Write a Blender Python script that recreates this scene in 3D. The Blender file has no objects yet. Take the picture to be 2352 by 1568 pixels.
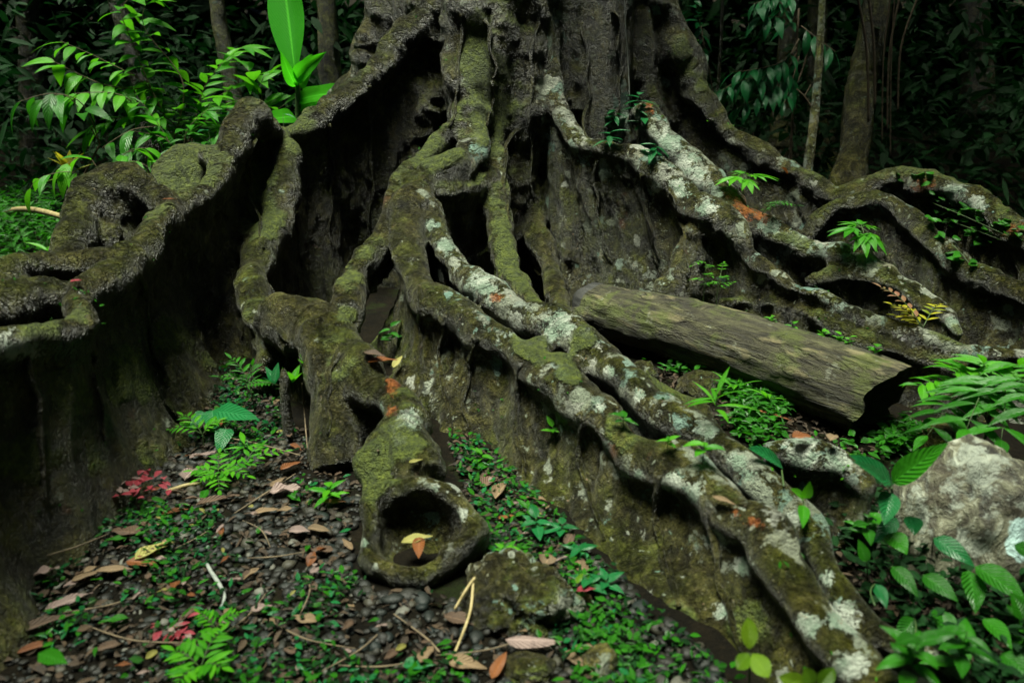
import bpy, bmesh, math, random
import numpy as np
from mathutils import Vector, Matrix, kdtree
random.seed(7); RNG = np.random.default_rng(7)
R = math.radians
scene = bpy.context.scene
COL = scene.collection

# ------------------------------------------------------------------ camera model (photo measured on a 2352 x 1568 copy)
F = 1829.0; PITCH = R(20.0); CAM = Vector((0, 0, 1.3))
FW = Vector((0, math.cos(PITCH), -math.sin(PITCH))); UP = Vector((0, math.sin(PITCH), math.cos(PITCH)))
def ray(px, py): return FW + Vector((1, 0, 0)) * ((px - 1176) / F) + UP * ((784 - py) / F)
def at(px, py, d):                       # the point seen at a pixel, d metres in front of the camera position (world y)
    r = ray(px, py); return CAM + r * (d / r.y)
def scl(px, py, d): return d / ray(px, py).y / F       # metres per pixel there
def ground_at(px, py, z=0.0):
    r = ray(px, py); p = CAM + r * ((z - 1.3) / r.z); return p

# ------------------------------------------------------------------ numpy value noise
def _h(ix, iy, iz, s):
    n = (ix.astype(np.int64) * 374761393 + iy.astype(np.int64) * 668265263 + iz.astype(np.int64) * 2147483647 + s * 1274126177) & 0xffffffff
    n = ((n ^ (n >> 13)) * 1274126177) & 0xffffffff
    n = ((n ^ (n >> 16)) * 2246822519) & 0xffffffff
    return ((n ^ (n >> 15)) & 0xffff) / 32767.5 - 1.0
def vnoise(P, s=0):
    i = np.floor(P); f = P - i; u = f * f * f * (f * (f * 6 - 15) + 10)
    ix, iy, iz = i[:, 0], i[:, 1], i[:, 2]
    out = 0
    for a in (0, 1):
        wx = u[:, 0] if a else 1 - u[:, 0]
        for b in (0, 1):
            wy = u[:, 1] if b else 1 - u[:, 1]
            for c in (0, 1):
                wz = u[:, 2] if c else 1 - u[:, 2]
                out = out + wx * wy * wz * _h(ix + a, iy + b, iz + c, s)
    return out
def fbm(P, o=4, s=0):
    a, t, r = 1.0, 0, 0
    for k in range(o):
        r = r + a * vnoise(P * (2.03 ** k) + 17.3 * k, s + k); t += a; a *= 0.5
    return r / t

# ------------------------------------------------------------------ mesh helpers
def tag(o, label=None, cat=None, group=None, kind=None):
    if label: o['label'] = label
    if cat: o['category'] = cat
    if group: o['group'] = group
    if kind: o['kind'] = kind
    return o
def empty(name, loc, label, cat, group=None):
    o = bpy.data.objects.new(name, None); COL.objects.link(o); o.location = loc
    o.empty_display_size = .05
    return tag(o, label, cat, group)
class MB:
    def __init__(s): s.v = []; s.f = []; s.uv = []; s.r = []
    def add(s, V, Fc, UV=None, rnd=None):
        b = len(s.v); s.v += [tuple(p) for p in V]; s.f += [tuple(i + b for i in f) for f in Fc]
        s.uv += UV if UV else [(0.5, 0.5)] * len(V)
        rr = random.random() if rnd is None else rnd
        s.r += [rr] * len(V)
    def build(s, name, m, parent=None, org=None, smooth=True):
        me = bpy.data.meshes.new(name)
        o0 = Vector(org) if org is not None else (parent.location if parent is not None and parent.parent is None else Vector())
        me.from_pydata([(x - o0.x, y - o0.y, z - o0.z) for x, y, z in s.v], [], s.f)
        at_ = me.attributes.new('rnd', 'FLOAT', 'POINT'); at_.data.foreach_set('value', s.r)
        uvl = me.uv_layers.new(name='UVMap')
        li = np.empty(len(me.loops), dtype=np.int32); me.loops.foreach_get('vertex_index', li)
        uvl.data.foreach_set('uv', np.array(s.uv, dtype=np.float32)[li].ravel())
        if smooth: me.polygons.foreach_set('use_smooth', [True] * len(me.polygons))
        me.materials.append(m); me.update()
        o = bpy.data.objects.new(name, me); COL.objects.link(o)
        if parent is not None: o.parent = parent
        elif org is not None: o.location = o0
        return o
def catmull(pts, step):
    P = np.array(pts, dtype=float); n = len(P); out = []
    for i in range(n - 1):
        p0, p1, p2, p3 = P[max(i - 1, 0)], P[i], P[i + 1], P[min(i + 2, n - 1)]
        k = max(1, int(np.linalg.norm((p2 - p1)[:3]) / step))
        for j in range(k):
            t = j / k
            out.append(0.5 * ((2 * p1) + (p2 - p0) * t + (2 * p0 - 5 * p1 + 4 * p2 - p3) * t * t + (3 * p1 - p0 - 3 * p2 + p3) * t ** 3))
    out.append(P[-1]); return np.array(out)
def tube(mb, pts, n=8, rnd=None, cap=True, wob=0.0):
    """pts: rows x, y, z, r"""
    P = [Vector(p[:3]) for p in pts]; m = len(P); V = []; UV = []
    a = Vector((0.3, 0.2, 1)).normalized()
    for i in range(m):
        t = (P[min(i + 1, m - 1)] - P[max(i - 1, 0)])
        t = t.normalized() if t.length > 1e-9 else Vector((0, 0, 1))
        u = t.cross(a)
        u = u.normalized() if u.length > 1e-3 else t.orthogonal().normalized()
        w = t.cross(u)
        for k in range(n):
            an = 2 * math.pi * k / n
            r = pts[i][3] * (1 + wob * (random.random() - .5))
            V.append(P[i] + u * (math.cos(an) * r) + w * (math.sin(an) * r)); UV.append((i / max(1, m - 1), k / n))
    Fc = [(i * n + k, i * n + (k + 1) % n, (i + 1) * n + (k + 1) % n, (i + 1) * n + k) for i in range(m - 1) for k in range(n)]
    if cap: Fc += [tuple(range(n))[::-1], tuple(range((m - 1) * n, m * n))]
    mb.add(V, Fc, UV, rnd)
def stem(mb, p, q, r0, r1, bend=0.0, n=6, seg=6, side=None):
    p, q = Vector(p), Vector(q); s = side or Vector((random.uniform(-1, 1), random.uniform(-1, 1), .4))
    pts = []
    for i in range(seg + 1):
        t = i / seg; c = p.lerp(q, t) + s * (bend * math.sin(math.pi * t) * (q - p).length)
        pts.append((*c, r0 + (r1 - r0) * t))
    tube(mb, pts, n); return [Vector(x[:3]) for x in pts]

PROF = {'ovate': lambda t: math.sin(math.pi * t ** .72) ** .85 * (1 - .18 * t),
        'lance': lambda t: math.sin(math.pi * t ** .85) ** 1.1,
        'ellip': lambda t: math.sin(math.pi * t) ** .75,
        'heart': lambda t: (min(1, (t + .16) * 3.4) if t < .2 else 1.0) * max(0, 1 - t ** 1.7) ** .8 + (0.0 if t > .01 else 0.0),
        'obov': lambda t: math.sin(math.pi * t ** 1.35) ** .85,
        'band': lambda t: min(1, t * 7) ** .5 * min(1, (1 - t) * 2.6) ** .6}
def leaf(mb, base, dirv, up, L, W, prof='ovate', fold=.25, droop=.3, seg=8, rnd=None, curl=0.0, wave=0.0, twist=0.0):
    d = Vector(dirv).normalized(); up = Vector(up); s = d.cross(up)
    s = s.normalized() if s.length > 1e-3 else d.orthogonal().normalized()
    n = s.cross(d).normalized(); base = Vector(base)
    V, UV, Fc = [], [], []
    pf = PROF[prof]; ph = random.random() * 6
    for i in range(seg + 1):
        t = i / seg; w = max(pf(t), 0.02 if i else .015) * W * .5
        c = base + d * (L * (t - .12 * droop * t * t)) - n * (L * droop * t * t * .6)
        for k in (-1, -.5, 0, .5, 1):
            z = fold * abs(k) * w - curl * k * k * w + wave * W * math.sin(ph + t * 11 + k * 2.2) * abs(k)
            tw = twist * t
            V.append(c + (s * math.cos(tw) + n * math.sin(tw)) * (k * w) + n * z); UV.append((t, .5 + .5 * k))
    for i in range(seg):
        for k in range(4): Fc.append((i * 5 + k, i * 5 + k + 1, i * 5 + k + 6, i * 5 + k + 5))
    mb.add(V, Fc, UV, rnd)
def leaf_px(mb, b, t, wpx, prof='ovate', up=(0, -.35, 1), **kw):
    """a leaf from base (px, py, d) to tip (px, py, d), wpx wide in photo pixels"""
    p, q = at(*b), at(*t); leaf(mb, p, q - p, up, (q - p).length * 1.04, wpx * scl(*b), prof, **kw)
def rdir(el0=-.2, el1=.6, az=None, sp=math.pi):
    a = (random.uniform(-math.pi, math.pi) if az is None else az + random.uniform(-sp, sp)); e = random.uniform(el0, el1)
    return Vector((math.cos(a) * math.cos(e), math.sin(a) * math.cos(e), math.sin(e)))

# ------------------------------------------------------------------ materials
def newmat(name):
    m = bpy.data.materials.new(name); m.use_nodes = True; nt = m.node_tree
    for n in list(nt.nodes): nt.nodes.remove(n)
    return m, nt
class NT:
    def __init__(s, nt): s.nt = nt
    def n(s, typ, ins=None, **kw):
        x = s.nt.nodes.new(typ)
        for k, v in kw.items(): setattr(x, k, v)
        for k, v in (ins or {}).items(): s.put(x.inputs[k], v)
        return x
    def put(s, sock, v):
        if isinstance(v, bpy.types.NodeSocket): s.nt.links.new(v, sock)
        elif hasattr(sock, 'default_value'):
            if isinstance(v, (tuple, list)) and len(v) == 3 and sock.type == 'RGBA': v = (*v, 1)
            sock.default_value = v
    def math(s, op, a, b=0.0, c=0.0, clamp=False):
        x = s.n('ShaderNodeMath', operation=op, use_clamp=clamp); s.put(x.inputs[0], a); s.put(x.inputs[1], b); s.put(x.inputs[2], c); return x.outputs[0]
    def noise(s, vec, scale, det=4, rough=.55, dist=0.0):
        return s.n('ShaderNodeTexNoise', {'Vector': vec, 'Scale': scale, 'Detail': det, 'Roughness': rough, 'Distortion': dist}).outputs['Fac']
    def ramp(s, fac, stops, interp='LINEAR'):
        x = s.n('ShaderNodeValToRGB', {'Fac': fac}); cr = x.color_ramp; cr.interpolation = interp
        while len(cr.elements) < len(stops): cr.elements.new(.5)
        for e, (p, c) in zip(cr.elements, stops): e.position = p; e.color = (*c, 1) if len(c) == 3 else c
        return x.outputs['Color']
    def step(s, v, a, b):
        x = s.n('ShaderNodeMapRange', {'Value': v, 'From Min': a, 'From Max': b}, interpolation_type='SMOOTHSTEP'); return x.outputs['Result']
    def mix(s, f, a, b, mode='MIX'):
        x = s.n('ShaderNodeMix', data_type='RGBA', blend_type=mode); s.put(x.inputs[0], f); s.put(x.inputs[6], a); s.put(x.inputs[7], b); return x.outputs[2]
    def attr(s, name): return s.n('ShaderNodeAttribute', attribute_name=name).outputs['Fac']
    def mapping(s, vec, sc): return s.n('ShaderNodeMapping', {'Vector': vec, 'Scale': sc}).outputs[0]
    def bump(s, h, dist, strength=1.0, normal=None):
        x = s.n('ShaderNodeBump', {'Height': h, 'Distance': dist, 'Strength': strength})
        if normal is not None: s.put(x.inputs['Normal'], normal)
        return x.outputs[0]
    def out(s, shader): s.n('ShaderNodeOutputMaterial', {'Surface': shader})

def bark_mat(name, tone=1.0, use_attr=True, moss=.3, lichen=.3, fiss=1.0, hue=(1, 1, 1)):
    m, nt = newmat(name); T = NT(nt)
    P = T.n('ShaderNodeTexCoord').outputs['Object'] if not use_attr else T.n('ShaderNodeNewGeometry').outputs['Position']
    geo = T.n('ShaderNodeNewGeometry')
    nz = T.n('ShaderNodeSeparateXYZ', {0: geo.outputs['Normal']}).outputs[2]
    mo = T.attr('moss') if use_attr else moss; li = T.attr('lichen') if use_attr else lichen
    sv = T.attr('along') if use_attr else 0.0
    big = T.noise(P, 2.2, 5, .6); mid = T.noise(P, 11, 6, .65, .6); fine = T.noise(P, 55, 5, .7)
    vfine = T.noise(P, 150, 4, .7)
    strm = T.noise(T.mapping(P, (26, 26, 3.2)), 1.0, 6, .65, .8)
    c = lambda *x: tuple(v * tone * h for v, h in zip(x, (hue[0], hue[1], hue[2] * .8)))
    base = T.ramp(mid, [(.30, c(.005, .005, .002)), (.45, c(.028, .027, .009)), (.57, c(.085, .080, .030)), (.72, c(.21, .195, .09))])
    base = T.mix(T.step(big, .45, .68), base, T.mix(1.0, base, c(1.0, .98, .62), 'MULTIPLY'))
    base = T.mix(T.math('MULTIPLY', T.step(fine, .5, .75), .55), base, c(.21, .18, .10))
    base = T.mix(T.math('MULTIPLY', T.step(T.math('SUBTRACT', .5, fine), .02, .18), .8), base, c(.006, .005, .002))
    base = T.mix(T.math('MULTIPLY', T.step(strm, .5, .64), .65), base, c(.010, .008, .003))
    cd_ = T.n('ShaderNodeMix', data_type='VECTOR'); T.put(cd_.inputs[0], .14); T.put(cd_.inputs[4], P)
    T.put(cd_.inputs[5], T.n('ShaderNodeTexNoise', {'Vector': P, 'Scale': 9, 'Detail': 4}).outputs['Color'])
    vc = T.n('ShaderNodeTexVoronoi', {'Vector': T.mapping(cd_.outputs[1], (1, 1, .22)), 'Scale': 30.0}, feature='DISTANCE_TO_EDGE')
    crack = T.math('MULTIPLY', T.math('SUBTRACT', 1, T.step(vc.outputs['Distance'], .0, .10)), T.step(T.noise(P, 5, 4, .6), .38, .6))
    base = T.mix(T.math('MULTIPLY', crack, .7), base, c(.006, .005, .002))
    base = T.mix(.85, base, T.ramp(vfine, [(.3, (.25, .25, .22)), (.5, (.9, .9, .9)), (.7, (1.7, 1.7, 1.6))]), 'MULTIPLY')
    film = T.step(T.noise(P, 3.1, 6, .7), .42, .6); base = T.mix(T.math('MULTIPLY', film, .5), base, T.mix(1.0, base, (.72, 1.1, .2), 'MULTIPLY'))
    # rusty patches
    red = T.step(T.noise(P, 4.3, 4, .6), .68, .76)
    base = T.mix(T.math('MULTIPLY', red, .7), base, c(.14, .045, .018))
    # moss: sits on upward faces and in damp places
    mm = T.math('ADD', T.math('MULTIPLY', T.noise(P, 5.5, 6, .65), 1.7), T.math('MULTIPLY', T.math('MAXIMUM', nz, -.2), .4))
    mm = T.math('ADD', mm, T.math('MULTIPLY', mo, .75))
    mk = T.step(mm, 1.42, 1.68)
    mcol = T.ramp(T.noise(P, 38, 4, .7), [(.3, (.02, .035, .003)), (.5, (.06, .085, .006)), (.7, (.14, .18, .012))])
    # lichen: round crusts, pale grey to blue green
    dv = T.n('ShaderNodeMix', data_type='VECTOR'); T.put(dv.inputs[0], .09); T.put(dv.inputs[4], P)
    T.put(dv.inputs[5], T.n('ShaderNodeTexNoise', {'Vector': P, 'Scale': 16, 'Detail': 3}).outputs['Color'])
    vo = T.n('ShaderNodeTexVoronoi', {'Vector': dv.outputs[1], 'Scale': 12.5, 'Randomness': 1.0})
    vr = T.n('ShaderNodeSeparateColor', {0: vo.outputs['Color']})
    rad = T.math('MULTIPLY', T.math('POWER', vr.outputs[0], 1.7), .62)
    thr = T.math('MULTIPLY', rad, T.math('ADD', T.math('MULTIPLY', li, 1.35), .08))
    edge = T.math('ADD', vo.outputs['Distance'], T.math('ADD', T.math('MULTIPLY', T.math('SUBTRACT', fine, .5), .6), T.math('MULTIPLY', T.math('SUBTRACT', vfine, .5), .5)))
    l1 = T.step(T.math('SUBTRACT', thr, edge), -.015, .03)
    sp = T.n('ShaderNodeTexVoronoi', {'Vector': dv.outputs[1], 'Scale': 42})
    spr = T.n('ShaderNodeSeparateColor', {0: sp.outputs['Color']})
    l2 = T.step(T.math('SUBTRACT', T.math('MULTIPLY', T.math('POWER', spr.outputs[0], 3.0), T.math('MULTIPLY', li, .75)), sp.outputs['Distance']), -.02, .06)
    crust = T.step(T.math('ADD', T.noise(P, 9, 6, .72), T.math('MULTIPLY', li, .22)), .69, .735)
    crust = T.math('MULTIPLY', crust, T.math('MINIMUM', T.math('MULTIPLY', li, 1.6), .8))
    lm = T.math('MAXIMUM', T.math('MAXIMUM', l1, l2), crust)
    lcol = T.ramp(vr.outputs[1], [(.1, (.34, .37, .29)), (.4, (.24, .28, .2)), (.6, (.42, .43, .36)), (.8, (.17, .31, .25)), (1, (.3, .29, .2))])
    lcol = T.mix(.75, lcol, T.ramp(fine, [(.3, (.35, .35, .35)), (.65, (1.1, 1.1, 1.1))]), 'MULTIPLY')
    col = T.mix(T.math('MULTIPLY', lm, .85), base, lcol)
    if use_attr:                                                       # single big lichen crusts and rusty scars
        ed = T.math('MULTIPLY', T.math('ADD', T.math('SUBTRACT', T.noise(P, 24, 6, .75), .5), T.math('MULTIPLY', T.math('SUBTRACT', vfine, .5), .5)), 2.6)
        sm = T.step(T.math('ADD', T.attr('crust'), ed), .42, .52)
        col = T.mix(T.math('MULTIPLY', sm, .9), col, T.mix(T.step(mid, .4, .6), (.20, .28, .20), (.46, .50, .42)))
        lm = T.math('MAXIMUM', lm, sm)
        rm = T.step(T.math('ADD', T.attr('rust'), ed), .45, .6); col = T.mix(T.math('MULTIPLY', rm, .85), col, T.mix(T.step(fine, .4, .6), (.12, .03, .008), (.32, .11, .03)))
    col = T.mix(T.math('MULTIPLY', mk, .88), col, mcol)
    # relief
    h = T.math('ADD', T.math('MULTIPLY', mid, .6), T.math('ADD', T.math('MULTIPLY', fine, .55), T.math('MULTIPLY', vfine, .3)))
    h = T.math('ADD', h, T.math('MULTIPLY', strm, .35 * fiss))
    h = T.math('SUBTRACT', h, T.math('MULTIPLY', crack, .14))
    if use_attr:
        wv = T.math('ADD', T.math('MULTIPLY', sv, 62.0), T.math('MULTIPLY', T.noise(P, 6, 5, .65), 30.0))
        wr = T.math('POWER', T.math('ABSOLUTE', T.math('SINE', wv)), .6)
        h = T.math('ADD', h, T.math('MULTIPLY', T.math('MULTIPLY', wr, T.attr('wrinkle')), .34))
    h = T.math('ADD', h, T.math('MULTIPLY', lm, .12))
    h = T.math('ADD', h, T.math('MULTIPLY', mk, T.math('ADD', .25, T.math('MULTIPLY', T.noise(P, 90, 3, .7), .8))))
    nrm = T.bump(h, .045, 1.0)
    rough = T.math('ADD', .32, T.math('MULTIPLY', T.math('MAXIMUM', mk, lm), .4))
    b = T.n('ShaderNodeBsdfPrincipled', {'Base Color': col, 'Roughness': rough, 'Normal': nrm, 'Specular IOR Level': .45})
    T.out(b.outputs[0]); return m

def leaf_mat(name, c0, c1, trans=.35, rough=.38, vein=.15, spots=None, spec=.5, tcol=None, veins=9.0):
    m, nt = newmat(name); T = NT(nt)
    uv = T.n('ShaderNodeUVMap').outputs[0]; sx = T.n('ShaderNodeSeparateXYZ', {0: uv})
    r = T.attr('rnd')
    g = T.n('ShaderNodeTexCoord').outputs['Object']
    f = T.math('ADD', T.math('MULTIPLY', r, .75), T.math('MULTIPLY', T.noise(g, 30, 3), .35), clamp=True)
    col = T.mix(f, c0, c1)
    v = T.math('ABSOLUTE', T.math('SUBTRACT', sx.outputs[1], .5))
    mid = T.math('SUBTRACT', 1, T.step(v, .012, .05))
    sv = T.math('SINE', T.math('MULTIPLY', T.math('SUBTRACT', sx.outputs[0], T.math('MULTIPLY', v, .55)), veins * 6.283))
    svm = T.step(sv, .86, 1.0)
    vm = T.math('MULTIPLY', T.math('MAXIMUM', mid, T.math('MULTIPLY', svm, .5)), vein)
    col = T.mix(vm, col, tuple(min(1, a * 2.2 + .03) for a in c1))
    if spots:
        sm = T.step(T.noise(g, spots[1], 5, .7), spots[2], spots[2] + .1); col = T.mix(T.math('MULTIPLY', sm, .85), col, spots[0])
    nrm = T.bump(T.math('ADD', T.math('MULTIPLY', sv, .5), T.noise(g, 60, 2)), .004, .6)
    b = T.n('ShaderNodeBsdfPrincipled', {'Base Color': col, 'Roughness': rough, 'Specular IOR Level': spec, 'Normal': nrm})
    if trans > 0:
        tc = T.mix(.5, col, tcol or tuple(a * 1.6 for a in c1))
        tr = T.n('ShaderNodeBsdfTranslucent', {'Color': tc})
        ms = T.n('ShaderNodeMixShader', {0: trans, 1: b.outputs[0], 2: tr.outputs[0]}); T.out(ms.outputs[0])
    else: T.out(b.outputs[0])
    return m
def plain_mat(name, c0, c1, scale=8, rough=.85, bump=.01, bscale=40, stretch=(1, 1, 1)):
    m, nt = newmat(name); T = NT(nt)
    g = T.mapping(T.n('ShaderNodeTexCoord').outputs['Object'], stretch)
    n1 = T.noise(g, scale, 6, .65, .4)
    col = T.mix(T.step(n1, .3, .7), c0, c1)
    nrm = T.bump(T.noise(g, bscale, 6, .7), bump, 1)
    b = T.n('ShaderNodeBsdfPrincipled', {'Base Color': col, 'Roughness': rough, 'Normal': nrm}); T.out(b.outputs[0]); return m

M = {}
M['bark'] = bark_mat('root_bark', .8)
M['bark_bg'] = bark_mat('forest_bark', .8, False, .25, .12)
M['bark_log'] = None
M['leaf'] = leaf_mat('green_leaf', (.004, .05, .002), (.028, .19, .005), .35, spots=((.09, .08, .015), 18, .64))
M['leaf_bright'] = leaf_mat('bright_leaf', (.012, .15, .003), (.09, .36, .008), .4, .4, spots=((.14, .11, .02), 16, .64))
M['leaf_blue'] = leaf_mat('bluish_leaf', (.005, .07, .016), (.012, .15, .04), .25, .33)
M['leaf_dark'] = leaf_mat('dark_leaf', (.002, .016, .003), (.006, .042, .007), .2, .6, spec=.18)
M['leaf_yel'] = leaf_mat('yellow_green_leaf', (.07, .2, .006), (.17, .3, .012), .45, .45)
M['croton'] = leaf_mat('yellow_leaf', (.10, .19, .008), (.5, .45, .02), .4, .4)
M['red_young'] = leaf_mat('bronze_leaf', (.16, .14, .03), (.25, .11, .07), .3, .45)
M['banana'] = leaf_mat('banana_leaf', (.012, .25, .003), (.06, .42, .008), .6, .6, .5, veins=26, spec=.15)
M['brown'] = leaf_mat('brown_dead_leaf', (.026, .015, .008), (.10, .056, .030), .12, .7, .35, ((.03, .016, .01), 40, .56))
M['orange'] = leaf_mat('orange_dead_leaf', (.08, .024, .006), (.2, .065, .012), .2, .55, .3, ((.06, .025, .01), 40, .58))
M['tan'] = leaf_mat('tan_dead_leaf', (.09, .06, .03), (.19, .125, .065), .15, .7, .35, ((.07, .05, .03), 30, .56))
M['pink'] = leaf_mat('greyish_pink_dead_leaf', (.10, .068, .06), (.24, .17, .15), .15, .7, .45, ((.07, .045, .04), 25, .55))
M['olive'] = leaf_mat('yellow_olive_dead_leaf', (.16, .15, .03), (.27, .25, .07), .2, .6, .3, ((.03, .03, .012), 60, .62))
M['red'] = leaf_mat('red_petal', (.16, .008, .014), (.32, .05, .07), .3, .5, .2, ((.3, .16, .16), 50, .6))
M['stem'] = plain_mat('green_stem', (.02, .05, .008), (.05, .09, .02), 20, .6, .004)
M['twig'] = plain_mat('brown_twig', (.06, .045, .025), (.15, .11, .065), 30, .8, .004)
M['twig_grey'] = plain_mat('grey_twig', (.12, .14, .13), (.25, .27, .24), 30, .8, .004)
M['twig_yel'] = plain_mat('yellow_stick', (.18, .14, .05), (.36, .29, .14), 30, .7, .004)

# ------------------------------------------------------------------ ground
def gz_np(x, y):
    P = np.stack([x, y, np.zeros_like(x)], 1)
    z = .030 * fbm(P * 1.7, 4, 5) + .012 * fbm(P * 7, 3, 9)
    r = np.hypot(x, y - 3.0)
    z = z + .06 * np.clip(r - 6.0, 0, 100) ** 1.35 * (.75 + .4 * vnoise(P * .25, 3))
    return np.minimum(z, 16.0)
def gz(x, y): return float(gz_np(np.array([x]), np.array([y]))[0])
def gp(px, py, dz=0.0):
    p = ground_at(px, py, 0.0); z = gz(p.x, p.y); p = ground_at(px, py, z); return Vector((p.x, p.y, gz(p.x, p.y) + dz))
def build_ground():
    ax = np.concatenate([-np.geomspace(60, 2.3, 60), np.linspace(-2.25, 2.4, 190), np.geomspace(2.5, 60, 60)])
    ay = np.concatenate([-np.geomspace(50, .8, 30), np.linspace(-.7, 5.2, 220), np.geomspace(5.3, 70, 70)])
    X, Y = np.meshgrid(ax, ay); x, y = X.ravel(), Y.ravel(); z = gz_np(x, y)
    nx, ny = len(ax), len(ay); V = np.stack([x, y, z], 1)
    i = (np.arange(ny - 1)[:, None] * nx + np.arange(nx - 1)[None]).ravel()
    Q = np.stack([i, i + 1, i + nx + 1, i + nx], 1)
    me = bpy.data.meshes.new('ground'); me.from_pydata(V.tolist(), [], Q.tolist())
    me.polygons.foreach_set('use_smooth', [True] * len(me.polygons))
    m, nt = newmat('forest_soil'); T = NT(nt); P = T.n('ShaderNodeNewGeometry').outputs['Position']
    col = T.ramp(T.noise(P, 9, 8, .7), [(.3, (.003, .0025, .0012)), (.5, (.009, .007, .003)), (.7, (.02, .014, .006))])
    col = T.mix(T.step(T.noise(P, 4, 6, .7), .54, .66), col, (.018, .028, .005))
    col = T.mix(T.math('MULTIPLY', T.step(T.noise(P, 60, 4, .7), .55, .7), .6), col, (.035, .025, .011))
    nrm = T.bump(T.math('ADD', T.noise(P, 30, 8, .75), T.noise(P, 120, 4, .7)), .03, 1)
    b = T.n('ShaderNodeBsdfPrincipled', {'Base Color': col, 'Roughness': .9, 'Specular IOR Level': .12, 'Normal': nrm}); T.out(b.outputs[0])
    me.materials.append(m); o = bpy.data.objects.new('ground', me); COL.objects.link(o); tag(o, kind='structure')
build_ground()

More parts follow.
